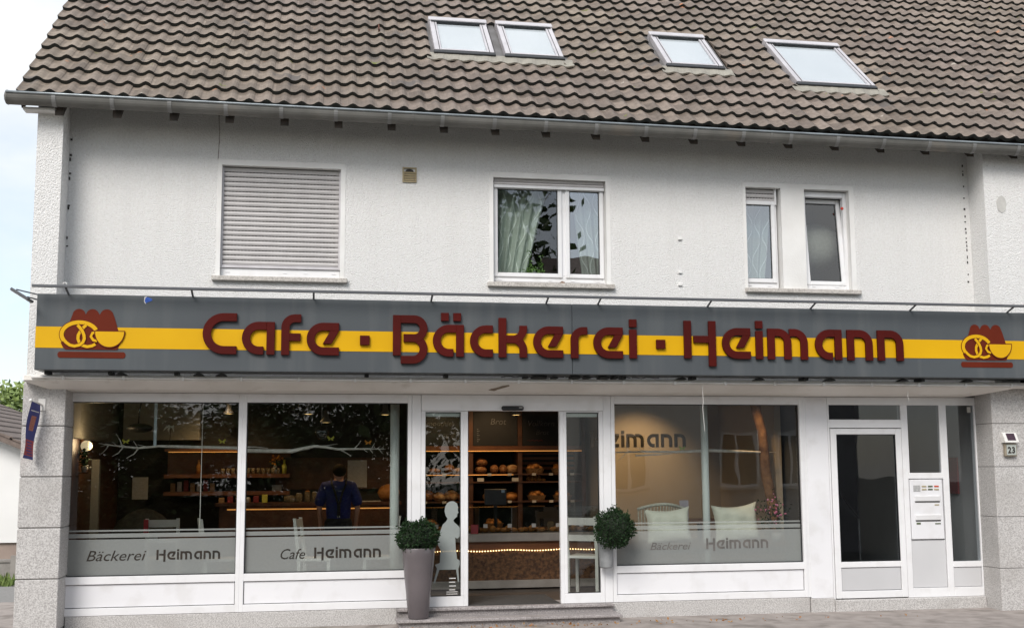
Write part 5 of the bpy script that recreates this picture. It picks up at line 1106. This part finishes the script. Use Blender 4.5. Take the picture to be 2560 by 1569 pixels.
for k, x in enumerate((1.36, 1.62, 1.86, 2.24, 2.52, 2.86, 3.10, 3.40)):
    for z in (1.150, 1.520): q = MB(); q.box(x, x+.055, 3.188, 3.1945, z, z+.032); q.build('price_label', paper, rk)
for k in range(8):
    x = 1.35+0.30*k; q = MB(); q.box(x, x+.05, 1.578, 1.583, 0.90, 0.945); q.build('price_label', paper, ct)
for k in range(5):
    x = 2.86+.13*k; q = MB(); q.lathe([(0, .843), (.04, .843), (.045, .93), (.03, .95), (0, .95)], x, 1.95, 12); tag(q.build('biscuit_jar', MATS['jar_glass'], None, smooth=True), 'small glass biscuit jar standing along the back of the counter', 'jar', 'biscuit jars on the counter')
# birch branches
def branch(nm, lab, pts, rad, twigs, y):
    t_ = thing(nm, (pts[0][0], y, pts[0][1]), lab, 'branch')
    q = MB(); q.tube([(x, y+0.01*math.sin(x*5), z) for x, z in pts], rad, 8); q.build('limb', birch, t_, smooth=True)
    for tp, r_ in twigs:
        q = MB(); q.tube([(x, y+0.01*math.sin(x*5)+0.02*k, z) for k, (x, z) in enumerate(tp)], [r_*(1-0.6*k/(len(tp)-1)) for k in range(len(tp))], 6); q.build('twig', birch, t_)
    return t_
branch('birch_branch', 'long whitish birch branch hanging across two shop windows', [(-2.344, 1.904), (-2.20, 1.882), (-2.07, 1.866), (-1.933, 1.853), (-1.718, 1.872), (-1.50, 1.866), (-0.921, 1.850), (-0.796, 1.822), (-0.322, 1.815), (-0.20, 1.845), (-0.084, 1.868), (0.02, 1.862), (0.168, 1.835), (0.37, 1.838), (0.52, 1.838), (0.696, 1.836)], [.004, .008, .010, .011, .013, .016, .018, .022, .022, .018, .016, .015, .013, .011, .008, .003],
    [([(-2.10, 1.870), (-2.13, 1.94), (-2.175, 2.005)], .006), ([(-2.05, 1.865), (-2.13, 1.90)], .005), ([(-2.15, 1.874), (-2.21, 1.922)], .005), ([(-2.18, 1.878), (-2.28, 1.905)], .005), ([(-2.09, 1.866), (-2.14, 1.80), (-2.21, 1.765)], .007), ([(-2.24, 1.885), (-2.27, 1.84), (-2.32, 1.79)], .006), ([(-1.93, 1.853), (-1.98, 1.79), (-2.06, 1.745)], .008), ([(-1.94, 1.856), (-1.99, 1.93)], .006), ([(-1.83, 1.862), (-1.95, 1.89)], .005), ([(-2.25, 1.89), (-2.33, 1.87)], .004),
     ([(0.19, 1.835), (0.24, 1.81), (0.32, 1.76)], .009), ([(0.35, 1.84), (0.40, 1.89), (0.425, 1.93)], .006), ([(0.54, 1.838), (0.575, 1.90)], .005), ([(0.60, 1.838), (0.64, 1.87)], .004), ([(0.52, 1.836), (0.56, 1.79)], .005), ([(0.62, 1.836), (0.66, 1.79)], .005), ([(0.65, 1.838), (0.68, 1.875)], .003), ([(-0.03, 1.868), (0.08, 1.88), (0.17, 1.895)], .006), ([(-0.30, 1.815), (-0.20, 1.83), (-0.13, 1.835)], .006), ([(-0.92, 1.86), (-0.72, 1.862), (-0.58, 1.848)], .010), ([(0.45, 1.836), (0.50, 1.80)], .004)], 0.45)
branch('birch_branch', 'pale birch branch hanging behind the window with cushions', [(3.345, 1.793), (3.7, 1.800), (4.1, 1.795), (4.5, 1.812), (4.9, 1.798), (5.15, 1.79), (5.33, 1.785)], [.006, .010, .014, .020, .016, .010, .005], [([(3.50, 1.797), (3.44, 1.735), (3.41, 1.70)], .006), ([(3.55, 1.797), (3.46, 1.85)], .005), ([(3.7, 1.80), (3.62, 1.85)], .006), ([(3.6, 1.755), (3.8, 1.762), (4.05, 1.775)], .012), ([(5.15, 1.79), (5.23, 1.83)], .005), ([(5.2, 1.79), (5.18, 1.73)], .005), ([(4.2, 1.80), (4.15, 1.84)], .004)], 0.60)
rb_ = MB(); rb_.box(-1.778, -1.748, 0.435, 0.44, 1.875, 2.64); tag(rb_.build('hanging_ribbon', mat('pale_ribbon', (0.66, 0.74, 0.78), 0.6, (0.56, 0.70, 0.78), 9, 4)), 'pale white ribbon from which the birch branch hangs', 'ribbon')
for nm, x, y, z, m_, lab in (('butterfly', -2.063, 0.44, 1.925, yellow_m, 'yellow paper butterfly above the twiggy branch end'), ('butterfly', -1.064, 0.44, 1.925, yellow_m, 'yellow paper butterfly on the thick branch by the window bar'), ('butterfly', 0.095, 0.44, 1.955, yellow_m, 'yellow paper butterfly beside the glass ball'), ('butterfly', 0.503, 0.44, 1.910, orange_m, 'orange paper butterfly near the white column'), ('butterfly', 4.16, 0.58, 1.84, mat('butterfly_green', (0.25, 0.42, 0.08), 0.7, (0.2, 0.36, 0.06), 30, 2), 'green paper butterfly over the branch behind the cushions')):
    q = MB()
    for s_ in (-1, 1): q.prism([(x, z), (x+s_*0.034, z+0.026), (x+s_*0.038, z+0.004), (x+s_*0.022, z-0.006), (x+s_*0.028, z-0.026), (x+s_*0.006, z-0.018)][::s_], y-0.001, y+0.001)
    tag(q.build(nm, m_, None, fix=False), lab, 'butterfly', 'paper butterflies on the branches')
gl_ = thing('glass_ball', (-0.005, 0.45, 1.93), 'clear hanging glass ball above the birch branch', 'ornament')
q = MB(); q.ball((-0.005, 0.45, 2.018), 0.080, 24, 14); q.build('ball', glass('ball_glass', (0.72, 0.70, 0.66), 1.9), gl_, smooth=True); q = MB(); q.tube([(-0.005, 0.45, 2.098), (-0.005, 0.45, 2.64)], 0.0015, 5); q.build('thread', white_plastic, gl_)
lily = thing('dried_flower', (-1.68, 0.9, 2.03), 'dried cream lily hanging beside the pale ribbon', 'flower')
q = MB()
for a in (-70, -25, 20, 160, 200): q.tube([(-1.66, 0.9, 2.10), (-1.66+0.05*math.sin(R(a)), 0.9, 2.10-0.03*math.cos(R(a))*0.4), (-1.66+0.085*math.sin(R(a)), 0.9, 2.05+0.01*math.cos(R(a)))], [.004, .014, .003], 6)
q.build('petals', cushion_m, lily, smooth=True); q = MB(); q.tube([(-1.66, 0.9, 2.10), (-1.675, 0.9, 1.90)], 0.004, 5); q.build('stem', bark, lily)

# seats
def chair(name, x, y, rz, lab):
    """white cafe chair: seat, four legs, two back posts and two rails"""
    t_ = thing(name, (x, y, 0.165), lab, 'chair', 'white wooden chairs'); t_.rotation_euler = (0, 0, rz); f = 0.165
    OFF[t_.name] = (0, 0, 0)
    q = MB(); q.box(-.19, .19, -.19, .19, .42, .45); q.build('seat', chair_white, t_, bevel=.006)
    for a, b in ((-.165, -.165), (.165, -.165)): q = MB(); q.box(a-.018, a+.018, b-.018, b+.018, 0, .419); q.build('leg', chair_white, t_)
    for a in (-.172, .172):
        q = MB(); q.prismx([(.150, 0), (.186, 0), (.190, .45), (.245, .90), (.212, .90), (.152, .45)], a-.018, a+.018); q.build('back_post', chair_white, t_)
    q = MB(); q.prismx([(.200, .80), (.218, .80), (.230, .885), (.212, .885)], -.154, .154); q.build('back_rail', chair_white, t_)
    q = MB(); q.prismx([(.185, .62), (.203, .62), (.213, .69), (.195, .69)], -.154, .154); q.build('back_rail', chair_white, t_)
    return t_
chair('cafe_chair', -1.80, 1.72, math.pi, 'white chair seen from behind with open backrest, red cloth over it')
chair('cafe_chair', -1.14, 1.35, R(100), 'white chair standing sideways next to the window bar')
chair('cafe_chair', -0.04, 1.15, R(80), 'white chair in front of the man in blue')
chair('cafe_chair', 0.68, 1.25, R(-95), 'white chair half hidden by the white column')
chair('cafe_chair', 3.05, 0.80, R(150), 'added white chair inside the fixed pane in place of a reflected white car')  # added chair, stands in for a white car mirrored in the pane
q = MB(); q.box(-2.0, -1.955, 1.43, 1.50, 0.90, 1.055); tag(q.build('red_cloth', mat('red_cloth', (0.45, 0.05, 0.06), 0.9, (0.38, 0.04, 0.05), 20, 3)), 'small red cloth over the chair backrest', 'cloth')
for x, y, lab in ((-1.45, 1.0, 'dark cafe table between the white chairs near the coffee area wall'), (0.30, 1.0, 'dark cafe table in front of the man in blue')):
    t_ = thing('cafe_table', (x, y, 0.165), lab, 'table', 'cafe tables')
    q = MB(); q.lathe([(0, .90), (.33, .90), (.33, .87), (0, .87)], x, y, 28); q.build('table_top', wood_dark, t_); q = MB(); q.lathe([(0, .869), (.03, .869), (.03, .2), (.2, .18), (.2, .166), (0, .166)], x, y, 20); q.build('pedestal', black_metal, t_)
cov = thing('covered_seat', (-2.2, 2.2, 0.165), 'dark covered armchair in the corner of the coffee area', 'armchair')
q = MB(); q.ball((-2.12, 2.2, 0.65), (0.42, 0.35, 0.50), 18, 12, 0.03); q.build('cover', mat('dark_cover', (0.03, 0.032, 0.028), 0.9, (0.06, 0.062, 0.055), 6, 4), cov, smooth=True)
bn = thing('window_bench', (4.4, 0.75, 0.165), 'dark bench along the window with the cushions', 'bench')
q = MB(); q.box(3.35, 5.34, 0.32, 1.0, 0.70, 0.76); q.build('seat', wood_dark, bn, bevel=.006); q = MB(); q.box(3.40, 5.30, 0.40, 0.95, 0.17, 0.699); q.build('base', wood_dark, bn)
def cushion(nm, cx, cy, z0, w_, h_, th, lean, tilt, lab):
    mb = MB(); n = 18
    for side in (-1, 1):
        i = len(mb.v)
        for a in range(n+1):
            for b in range(n+1):
                u, v = a/n*2-1, b/n*2-1
                pinch = 1-0.10*(1-v*v)*abs(u)**3; pin2 = 1-0.10*(1-u*u)*abs(v)**3
                d_ = th*((1-u**4)*(1-v**4))**0.55*(1+0.12*math.sin(5*u+3*v)*math.sin(4*v-u*3))
                X_ = u*w_/2*pinch; Z_ = (v+1)*h_/2*1.0*pin2+(0 if v < 0 else 0)
                Y_ = side*d_
                x2 = X_*math.cos(tilt)-(Z_-h_/2)*math.sin(tilt); z2 = X_*math.sin(tilt)+(Z_-h_/2)*math.cos(tilt)+h_/2
                mb.v.append((cx+x2, cy+Y_+z2*lean, z0+z2))
        for a in range(n):
            for b in range(n):
                q_ = (i+a*(n+1)+b, i+(a+1)*(n+1)+b, i+(a+1)*(n+1)+b+1, i+a*(n+1)+b+1); mb.f.append(q_ if side < 0 else q_[::-1]); mb.m.append(0)
    return tag(mb.build(nm, cushion_m, None, smooth=True, fix=False), lab, 'cushion', 'cream cushions on the window bench')
cushion('cushion', 3.955, 0.50, 0.755, 0.54, 0.40, 0.085, 0.12, R(3), 'cream cushion in front of the white wicker back')
cushion('cushion', 4.775, 0.50, 0.755, 0.56, 0.44, 0.085, 0.12, R(4), 'larger cream cushion on the side away from the entrance')
wk = thing('wicker_armchair', (3.95, 0.78, 0.165), 'white wicker armchair back rising behind a cream cushion', 'armchair')
q = MB(); q.tube([(3.66+0.58*k/16, 0.72+0.05*math.cos(k/16*6.28), 1.130+0.060*math.sin(math.pi*k/16)) for k in range(17)], 0.018, 8); q.build('rim', wicker, wk, smooth=True)
for k in range(17):
    x = 3.67+0.56*k/16; q = MB(); q.tube([(x, 0.72+0.05*math.cos(k/16*6.28), 1.128+0.060*math.sin(math.pi*k/16)), (x, 0.74, 0.765)], 0.008, 5); q.build('cane', wicker, wk)
mc = MB(); mc.box(4.235, 4.345, 0.95, 0.955, 0.985, 1.225); tag(mc.build('menu_card', mat('lilac_card', (0.52, 0.48, 0.55), 0.7, (0.47, 0.43, 0.5), 20, 2)), 'pale lilac menu card standing by the column', 'card')
tb = MB(); tb.lathe([(0, .985), (.40, .985), (.40, .955), (0, .955)], 4.55, 1.15, 28)
t_ = thing('cafe_table', (4.55, 1.15, 0.165), 'warm wooden table behind the cream cushions', 'table', 'cafe tables'); tb.build('table_top', wood_warm, t_); q = MB(); q.lathe([(0, .954), (.03, .954), (.03, .2), (.2, .18), (.2, .166), (0, .166)], 4.55, 1.15, 16); q.build('pedestal', black_metal, t_)
tr = thing('decor_trunk', (5.25, 0.62, 0.165), 'bent warm brown tree trunk standing indoors beside the cushions', 'trunk')
q = MB(); q.tube([(5.30, 0.62, 0.166), (5.305, 0.62, 0.80), (5.28, 0.62, 1.15), (5.20, 0.62, 1.55), (5.185, 0.62, 1.85), (5.165, 0.62, 2.05), (5.11, 0.62, 2.25), (5.06, 0.62, 2.64)], [.085, .075, .065, .062, .058, .056, .060, .065], 14); q.build('trunk', trunk_warm, tr, smooth=True)
fp = thing('pink_flowers', (5.08, 0.40, 0.76), 'pink flowers in a small pot at the window beside the bent trunk', 'plant')
q = MB(); q.lathe([(0, .761), (.05, .761), (.065, .86), (.055, .86), (0, .85)], 5.20, 0.36, 14); q.build('pot', cotto, fp, smooth=True)
q = MB()
for k in range(260): q.leaf((5.17+random.gauss(0, .085), 0.36+random.gauss(0, .05), 1.02+random.gauss(0, .11)), 0.035)
q.build('leaves', leaf_dark, fp, kind='stuff', fix=False)
q = MB()
for k in range(34): q.ball((5.15+random.gauss(0, .10), 0.33+random.gauss(0, .04), 1.14+random.gauss(0, .09)), random.uniform(.007, .016), 7, 5)
q.build('blossoms', mat('pink_petal', (0.55, 0.10, 0.20), 0.7, (0.6, 0.25, 0.36), 40, 2), fp, kind='stuff')
tv = thing('tall_vase', (1.02, 0.75, 0.165), 'tall woven grey vase with bare green stems beside the white column', 'vase')
q = MB(); q.lathe([(0, .166), (.075, .166), (.078, .9), (.058, 1.30), (.062, 1.42), (.055, 1.42), (.05, 1.3), (0, 1.2)], 1.045, 0.80, 18); q.build('vase', mat('woven_grey', (0.30, 0.30, 0.29), 0.9, (0.10, 0.10, 0.10), 60, 1, bump=.01, bscale=60), tv, smooth=True)
q = MB()
for k in range(9): q.tube([(1.045, 0.8, 1.40), (1.045+random.uniform(-.05, .05), 0.8+random.uniform(-.04, .04), 1.65), (1.045+random.uniform(-.08, .08), 0.8+random.uniform(-.05, .05), 1.75+random.uniform(0, .2))], .005, 5)
for k in range(60): q.leaf((1.045+random.gauss(0, .03), 0.8+random.gauss(0, .03), random.uniform(1.45, 1.9)), .05)
q.build('stems', leaf_dark, tv, kind='stuff', fix=False)
hp = MB()
# curtains and plant upstairs
def curtain(nm, x0t, x1t, x0b, x1b, y, z0, z1, lab, folds):
    t_ = thing(nm, ((x0t+x1t)/2, y, z0), lab, 'curtain'); mb = MB(); n, mrow = 46, 10
    def pt_(u, v): return (x0b+(x0t-x0b)*v+u*((x1b-x0b)+((x1t-x0t)-(x1b-x0b))*v), y+0.030*math.sin(u*folds*6.28)+0.010*math.sin(u*folds*2.2+1), z0+(z1-z0)*v)
    for a in range(n):
        for b in range(mrow): mb.quad(pt_(a/n, b/mrow), pt_((a+1)/n, b/mrow), pt_((a+1)/n, (b+1)/mrow), pt_(a/n, (b+1)/mrow))
    mb.build('cloth', curtain_m, t_, smooth=True, fix=False)
    ln = MB()
    for j in range(5):
        u0_ = 0.10+0.2*j
        for b in range(40):
            va, vb = b/40, (b+1)/40; ua, ub = [u0_+0.055*math.sin(v*15+j*2.1) for v in (va, vb)]
            A, B = pt_(ua, va), pt_(ub, vb); A2, B2 = pt_(ua+0.022, va), pt_(ub+0.022, vb)
            ln.quad(*[(x, yy-0.005, z) for x, yy, z in (A, A2, B2, B)])
    ln.build('pattern', curtain_line, t_, fix=False); return t_
curtain('curtain', 1.80, 2.52, 1.80, 2.24, 0.30, 3.70, 4.80, 'pale green patterned curtain drawn aside in the two sash window', 6)
curtain('curtain', 2.80, 3.35, 2.93, 3.35, 0.30, 3.70, 4.80, 'pale patterned curtain behind the narrow sash of the two sash window', 5)
curtain('curtain', 4.70, 5.25, 4.70, 5.12, 0.30, 3.70, 4.80, 'pale curtain behind the window with the quarter lowered shutter', 5)
pl_ = thing('paper_lamp', (5.98, 0.75, 4.30), 'pale round paper lamp hanging behind the tilted window', 'lamp')
q = MB(); q.ball((5.98, 0.75, 4.30), (0.34, 0.30, 0.30), 22, 14); q.build('shade', paper, pl_, smooth=True); q = MB(); q.tube([(5.98, 0.75, 4.60), (5.98, 0.75, 5.58)], .006, 6); q.build('cord', black_metal, pl_)
pp = thing('window_plant', (2.31, 0.22, 3.72), 'small green pot plant on the sill inside the two sash window', 'plant')
q = MB(); q.lathe([(0, 3.66), (.06, 3.66), (.075, 3.76), (0, 3.75)], 2.33, 0.22, 12); q.build('pot', cotto, pp, smooth=True)
q = MB()
for k in range(240): q.leaf((2.33+random.gauss(0, .06), 0.22+random.uniform(-.05, .05), 3.76+abs(random.gauss(0, .06))), .030)
for k in range(60):
    for sx, hh in ((2.29, .30), (2.42, .24)): q.leaf((sx+random.gauss(0, .014), 0.22, 3.78+random.random()*hh), .026)
q.build('leaves', green_m, pp, kind='stuff', fix=False)
rb2 = MB(); rb2.box(7.10, 7.32, 2.6, 2.66, 1.25, 1.75); 
q = MB(); q.box(7.63, 7.652, 0.55, 0.95, 1.28, 1.72); tag(q.build('red_notice', red_box), 'dark red notice on the hallway side wall', 'notice')

# ================================================================== THE MAN IN BLUE
mn = thing('person', (0.21, 1.95, 0.165), 'man with dark hair in blue shirt and black braces, seen from behind', 'person')
def skin(name, vs, es, rad, material, root, sub=2):
    o0 = OFF[mn.name]; me = bpy.data.meshes.new(name); me.from_pydata([(x-o0[0], y-o0[1], z-o0[2]) for x, y, z in vs], es, [])
    o = bpy.data.objects.new(name, me); C.objects.link(o); o.parent = mn; me.materials.append(material)
    md = o.modifiers.new('skin', 'SKIN'); md.use_smooth_shade = True; sv = me.skin_vertices[0].data
    for k, r_ in enumerate(rad): sv[k].radius = r_ if isinstance(r_, tuple) else (r_, r_); sv[k].use_root = (k == root)
    s_ = o.modifiers.new('sub', 'SUBSURF'); s_.levels = sub; s_.render_levels = sub
    return o
X, Y = 0.21, 1.95
V, E, RAD = [], [], []
def v_(p, r, prev=None):
    V.append(p); RAD.append(r); k = len(V)-1
    if prev is not None: E.append((prev, k))
    return k
pel = v_((X, Y, 0.98), (.125, .095)); wai = v_((X, Y, 1.10), (.115, .085), pel); che = v_((X, Y+.01, 1.30), (.140, .095), wai); shc = v_((X, Y+.01, 1.41), (.100, .070), che)
nek = v_((X+.004, Y+.015, 1.485), .042, shc); skl = v_((X+.006, Y+.02, 1.55), (.060, .066), nek); hed = v_((X+.008, Y+.025, 1.60), (.070, .080), skl); top = v_((X+.008, Y+.02, 1.650), (.054, .060), hed)
nos = v_((X+.010, Y+.108, 1.575), .012, skl)
for s_ in (-1, 1):
    er = v_((X+.008+s_*.076, Y+.02, 1.575), .014, skl)
    sh = v_((X+s_*.155, Y+.005, 1.405), .052, shc); el = v_((X+s_*.235, Y+.01, 1.17), .038, sh); wr = v_((X+s_*.215, Y+.07, .965), .024, el); pa = v_((X+s_*.212, Y+.085, .915), (.030, .018), wr)
    for j, (dy, ln_) in enumerate(((.022, .058), (.008, .068), (-.006, .064), (-.020, .050))):
        a = v_((X+s_*.214, Y+.085+dy, .885), .0085, pa); b = v_((X+s_*.205, Y+.090+dy, .885-ln_*.55), .0078, a); v_((X+s_*.192, Y+.094+dy, .885-ln_), .0065, b)
    a = v_((X+s_*.195, Y+.115, .905), .0095, wr); v_((X+s_*.186, Y+.128, .875), .008, a)
    hp_ = v_((X+s_*.080, Y, .90), .085, pel); kn = v_((X+s_*.090, Y+.01, .56), .058, hp_); an = v_((X+s_*.095, Y-.01, .235), .038, kn); v_((X+s_*.10, Y+.11, .195), .032, an)
skin('body', V, E, RAD, skin_m, 0)
V, E, RAD = [], [], []
a = v_((X, Y, 0.90), (.158, .120)); b = v_((X, Y, 1.12), (.160, .118), a); c = v_((X, Y+.008, 1.30), (.180, .128), b); d = v_((X, Y+.01, 1.420), (.140, .100), c); e = v_((X+.003, Y+.015, 1.490), (.068, .066), d)
for s_ in (-1, 1): f = v_((X+s_*.160, Y+.005, 1.402), .078, d); g_ = v_((X+s_*.215, Y+.008, 1.26), .074, f); v_((X+s_*.243, Y+.01, 1.160), .072, g_)
skin('shirt', V, E, RAD, shirt_m, 0)
V, E, RAD = [], [], []
a = v_((X, Y, 1.075), (.190, .150)); b = v_((X, Y, .93), (.178, .140), a)
for s_ in (-1, 1): f = v_((X+s_*.085, Y, .86), .098, b); g_ = v_((X+s_*.092, Y+.01, .56), .075, f); v_((X+s_*.096, Y, .225), .062, g_)
skin('trousers', V, E, RAD, trouser_m, 0)
q = MB(); q.ball((X+.008, Y-.004, 1.603), (.084, .094, .082), 16, 10, .02); q.build('hair', hair_m, mn, smooth=True)
for s_ in (-1, 1):
    q = MB(); q.tube([(X+s_*.008, Y-.152, 1.04), (X+s_*.008, Y-.142, 1.20), (X+s_*.045, Y-.134, 1.34), (X+s_*.085, Y-.108, 1.435), (X+s_*.09, Y-.01, 1.50)], .013, 6); q.build('brace', trouser_m, mn)
    q = MB(); q.box(X+s_*.012-.008, X+s_*.012+.008, Y-.168, Y-.158, 1.035, 1.058); q.build('clip', chrome, mn)
    q = MB(); q.ball((X+s_*.10, Y+.06, .20), (.05, .13, .035), 10, 6); q.build('shoe', trouser_m, mn, smooth=True)

# ================================================================== NEIGHBOUR PLOT AND THE OTHER SIDE OF THE STREET
nb = thing('neighbour_house', (-9.5, 8.0, 0.0), 'white gabled house with brown base seen past the granite pier', 'house')
def rzf(x): return 2.10+(-5.22-x)*0.42
q = MB(); q.prism([(-17, 0.44), (-3.6, 0.44), (-3.6, rzf(-3.6)), (-10.3, rzf(-10.3)), (-17, rzf(-3.6))], 8.0, 16.0); q.build('wall', nb_white, nb)
q = MB(); q.box(-17, -3.6, 8.05, 16.0, -0.1, 0.438); q.build('base', nb_base, nb)
q = MB(); q.prism([(-3.2, rzf(-3.2)), (-10.3, rzf(-10.3)), (-17.4, rzf(-3.2)), (-17.4, rzf(-3.2)+0.10), (-10.3, rzf(-10.3)+0.10), (-3.2, rzf(-3.2)+0.10)], 7.7, 16.3); rf = q.build('roof', nb_roof, nb)
for k in range(22):
    xa = -3.15-0.32*k; q = MB(); q.prism([(xa, rzf(xa)+0.102), (xa-0.36, rzf(xa-0.36)+0.102), (xa-0.36, rzf(xa-0.36)+0.125), (xa, rzf(xa)+0.150)], 7.68, 16.3); q.build('tile_course', nb_roof, rf)
q = MB(); q.box(-4.66, -4.58, 6.30, 6.38, -0.05, 0.34); tag(q.build('fence_post', cotto), 'low grey concrete post in the grass', 'post')
q = MB(); q.box(-9, -4.75, 6.9, 7.1, -0.05, 0.20); q.box(-9, -4.75, 6.88, 7.12, 0.20, 0.235); tag(q.build('garden_wall', cotto), 'low grey garden wall below the white neighbouring house', 'wall')
def crown(parent, mat_, c, r, n, size, clumps=26):
    lf = MB(); cl = []
    for k in range(clumps):
        d = Vector((random.gauss(0, 1), random.gauss(0, 1), random.gauss(0, 0.9))).normalized(); rad = random.uniform(0.35, 0.95)
        cl.append((Vector(c)+Vector((d.x*r[0], d.y*r[1], d.z*r[2]))*rad, random.uniform(.22, .40)))
    for k in range(n):
        p_, s_ = random.choice(cl); lf.leaf((p_.x+random.gauss(0, s_*r[0]*.5), p_.y+random.gauss(0, s_*r[1]*.5), p_.z+random.gauss(0, s_*r[2]*.5)), size)
    return lf.build('crown', mat_, parent, kind='stuff', fix=False)
def trunk(parent, x, y, z0, z1, r_, limbs):
    q = MB(); q.tube([(x, y, z0-0.3), (x+.05, y, z0+(z1-z0)*.4), (x-.04, y, z1)], [r_*1.25, r_, r_*.6], 10)
    for k in range(limbs):
        a = 6.28*k/limbs+random.random(); ln = (z1-z0)*random.uniform(.45, .8); zb = z0+(z1-z0)*random.uniform(.55, .95)
        q.tube([(x, y, zb), (x+math.cos(a)*ln*.4, y+math.sin(a)*ln*.4, zb+ln*.35), (x+math.cos(a)*ln*.75, y+math.sin(a)*ln*.75, zb+ln*.8)], [r_*.45, r_*.28, r_*.08], 6)
    q.build('trunk', bark, parent, smooth=True)
t_ = thing('garden_tree', (-7.4, 14.0, 0.0), 'light green leafy tree rising behind the white gabled house', 'tree')
t_.location = (-7.6, 18.0, 0.0); OFF[t_.name] = (-7.6, 18.0, 0.0)
trunk(t_, -7.9, 18.0, 0.0, 2.4, .16, 6); crown(t_, leaf_sunny, (-7.9, 18.0, 2.80), (1.75, 1.6, 1.10), 5200, .17, 40)
for k, (x, y, s_, lab) in enumerate(((-13, -25, 1.0, 'low bushy street tree across the road, farthest along'), (-6.5, -24, 1.05, 'low bushy street tree across the road between two others'), (-0.5, -25, 1.0, 'low bushy street tree across the road facing the entrance'), (2.5, -23.5, 1.44, 'tall broad street tree across the road by the pale house'))):
    if k == 0:
        t0_ = thing('street_tree', (x, y, -1.45), lab, 'tree', 'trees across the road'); trunk(t0_, x, y, -1.45, 3.2, .24, 7); crown(t0_, leaf_tree, (x, y, 4.3), (4.2, 3.4, 3.6), 19000, .25, 80); o = t0_
    else:
        o = copy_tree(t0_); o['label'] = lab
    o.location = (x, y, -1.45); o.scale = (s_, s_, s_ if k == 3 else s_*0.60); o.rotation_euler = (0, 0, k*1.3)
hd_ = thing('hedge', (-4.5, -27.5, -1.5), 'long dark hedge across the road behind the trees', 'hedge')
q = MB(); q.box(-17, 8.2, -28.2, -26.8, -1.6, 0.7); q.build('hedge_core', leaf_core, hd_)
q = MB()
for k in range(7000): q.leaf((random.uniform(-17, 8.2), random.uniform(-28.2, -26.6), random.uniform(-1.5, 1.1)), .25)
q.build('leaves', leaf_tree, hd_, kind='stuff', fix=False)
oh = thing('far_house', (13.5, -28.0, -1.5), 'pale two storey house across the road with grey wing', 'house')
HW = [(10.0, 11.2, 0.9, 2.9), (10.0, 11.2, 4.2, 5.6), (12.0, 13.0, 4.2, 5.6)]
q = MB(); wall_holes(q, 8.8, 13.4, -1.6, 6.4, HW, -26.0, 0.2); q.quad((8.8, -26, -1.6), (8.8, -34, -1.6), (8.8, -34, 6.4), (8.8, -26, 6.4)).quad((13.4, -26, -1.6), (13.4, -34, -1.6), (13.4, -34, 6.4), (13.4, -26, 6.4)); q.build('wall', house_wall, oh, fix=False)
HG = [(14.2, 15.6, 0.9, 2.9), (14.2, 15.6, 4.0, 5.4), (16.4, 17.6, 0.9, 2.9)]
q = MB(); wall_holes(q, 13.41, 19.5, -1.6, 6.0, HG, -26.6, 0.2); q.build('wing_wall', house_grey, oh, fix=False)
for (a, b, c_, d_), yy in [(h, -26.0) for h in HW]+[(h, -26.6) for h in HG]:
    wn_ = node('window', oh); q = MB(); q.frame(a, b, yy-.14, yy-.06, c_, d_, .09); q.box((a+b)/2-.04, (a+b)/2+.04, yy-.14, yy-.06, c_+.09, d_-.09); q.build('frame', upvc, wn_); q = MB(); q.box(a+.09, b-.09, yy-.13, yy-.12, c_+.09, d_-.09); q.build('pane', black_trim, wn_)
    q = MB(); q.box(a-.08, b+.08, yy-.01, yy+.10, c_-.08, c_-.002); q.build('sill', sill_stone, wn_)
q = MB(); q.prismx([(-25.4, 6.2), (-30, 9.6), (-34.6, 6.2), (-34.6, 6.4), (-30, 9.85), (-25.4, 6.4)], 8.3, 13.9).prismx([(-26.1, 5.9), (-30, 8.6), (-34.6, 5.9), (-34.6, 6.05), (-30, 8.8), (-26.1, 6.05)], 13.91, 20.0); q.build('roof', nb_roof, oh)
car = thing('parked_car', (8.2, -17.2, -1.40), 'white hatchback parked at the far side of the street', 'car')
zc = -1.42
prof_ = [(6.25, .28), (6.22, .62), (6.35, .80), (7.25, .93), (7.85, 1.36), (8.3, 1.46), (9.5, 1.44), (10.05, 1.0), (10.15, .9), (10.15, .35), (10.05, .26)]
arch = lambda cx: [(cx+.36*math.cos(R(a)), .26+.37*math.sin(R(a))) for a in range(0, 181, 20)]
poly = prof_[:]+[(9.85, .26)]+arch(9.42)+arch(7.05)+[(6.35, .26)]
q = MB(); q.prism([(x, zc+z) for x, z in poly], -18.0, -16.35); q.build('body', car_white, car, bevel=.05)
q = MB()
q.prism([(x, zc+z) for x, z in [(7.45, .96), (7.98, 1.33), (8.72, 1.38), (8.72, .97)]], -16.345, -16.335); q.prism([(x, zc+z) for x, z in [(8.80, .97), (8.80, 1.38), (9.42, 1.36), (9.85, 1.0)]], -16.345, -16.335); q.build('side_window', black_trim, car)
for cx in (7.05, 9.42):
    w_ = node('wheel', car)
    q = MB(); q.tube([(cx, -16.62, zc+.28), (cx, -16.36, zc+.28)], .30, 24); q.build('tyre', rubber, w_); q = MB(); q.tube([(cx, -16.40, zc+.28), (cx, -16.34, zc+.28)], .19, 20); q.build('rim', chrome, w_)
for yy in (-16.55, -17.8): q = MB(); q.ball((6.36, yy, zc+.68), (.13, .16, .09), 12, 8); q.build('headlight', chrome, car, smooth=True)
q = MB(); q.box(6.6, 10.0, -16.342, -16.334, zc+.48, zc+.50); q.build('trim_strip', rubber, car)
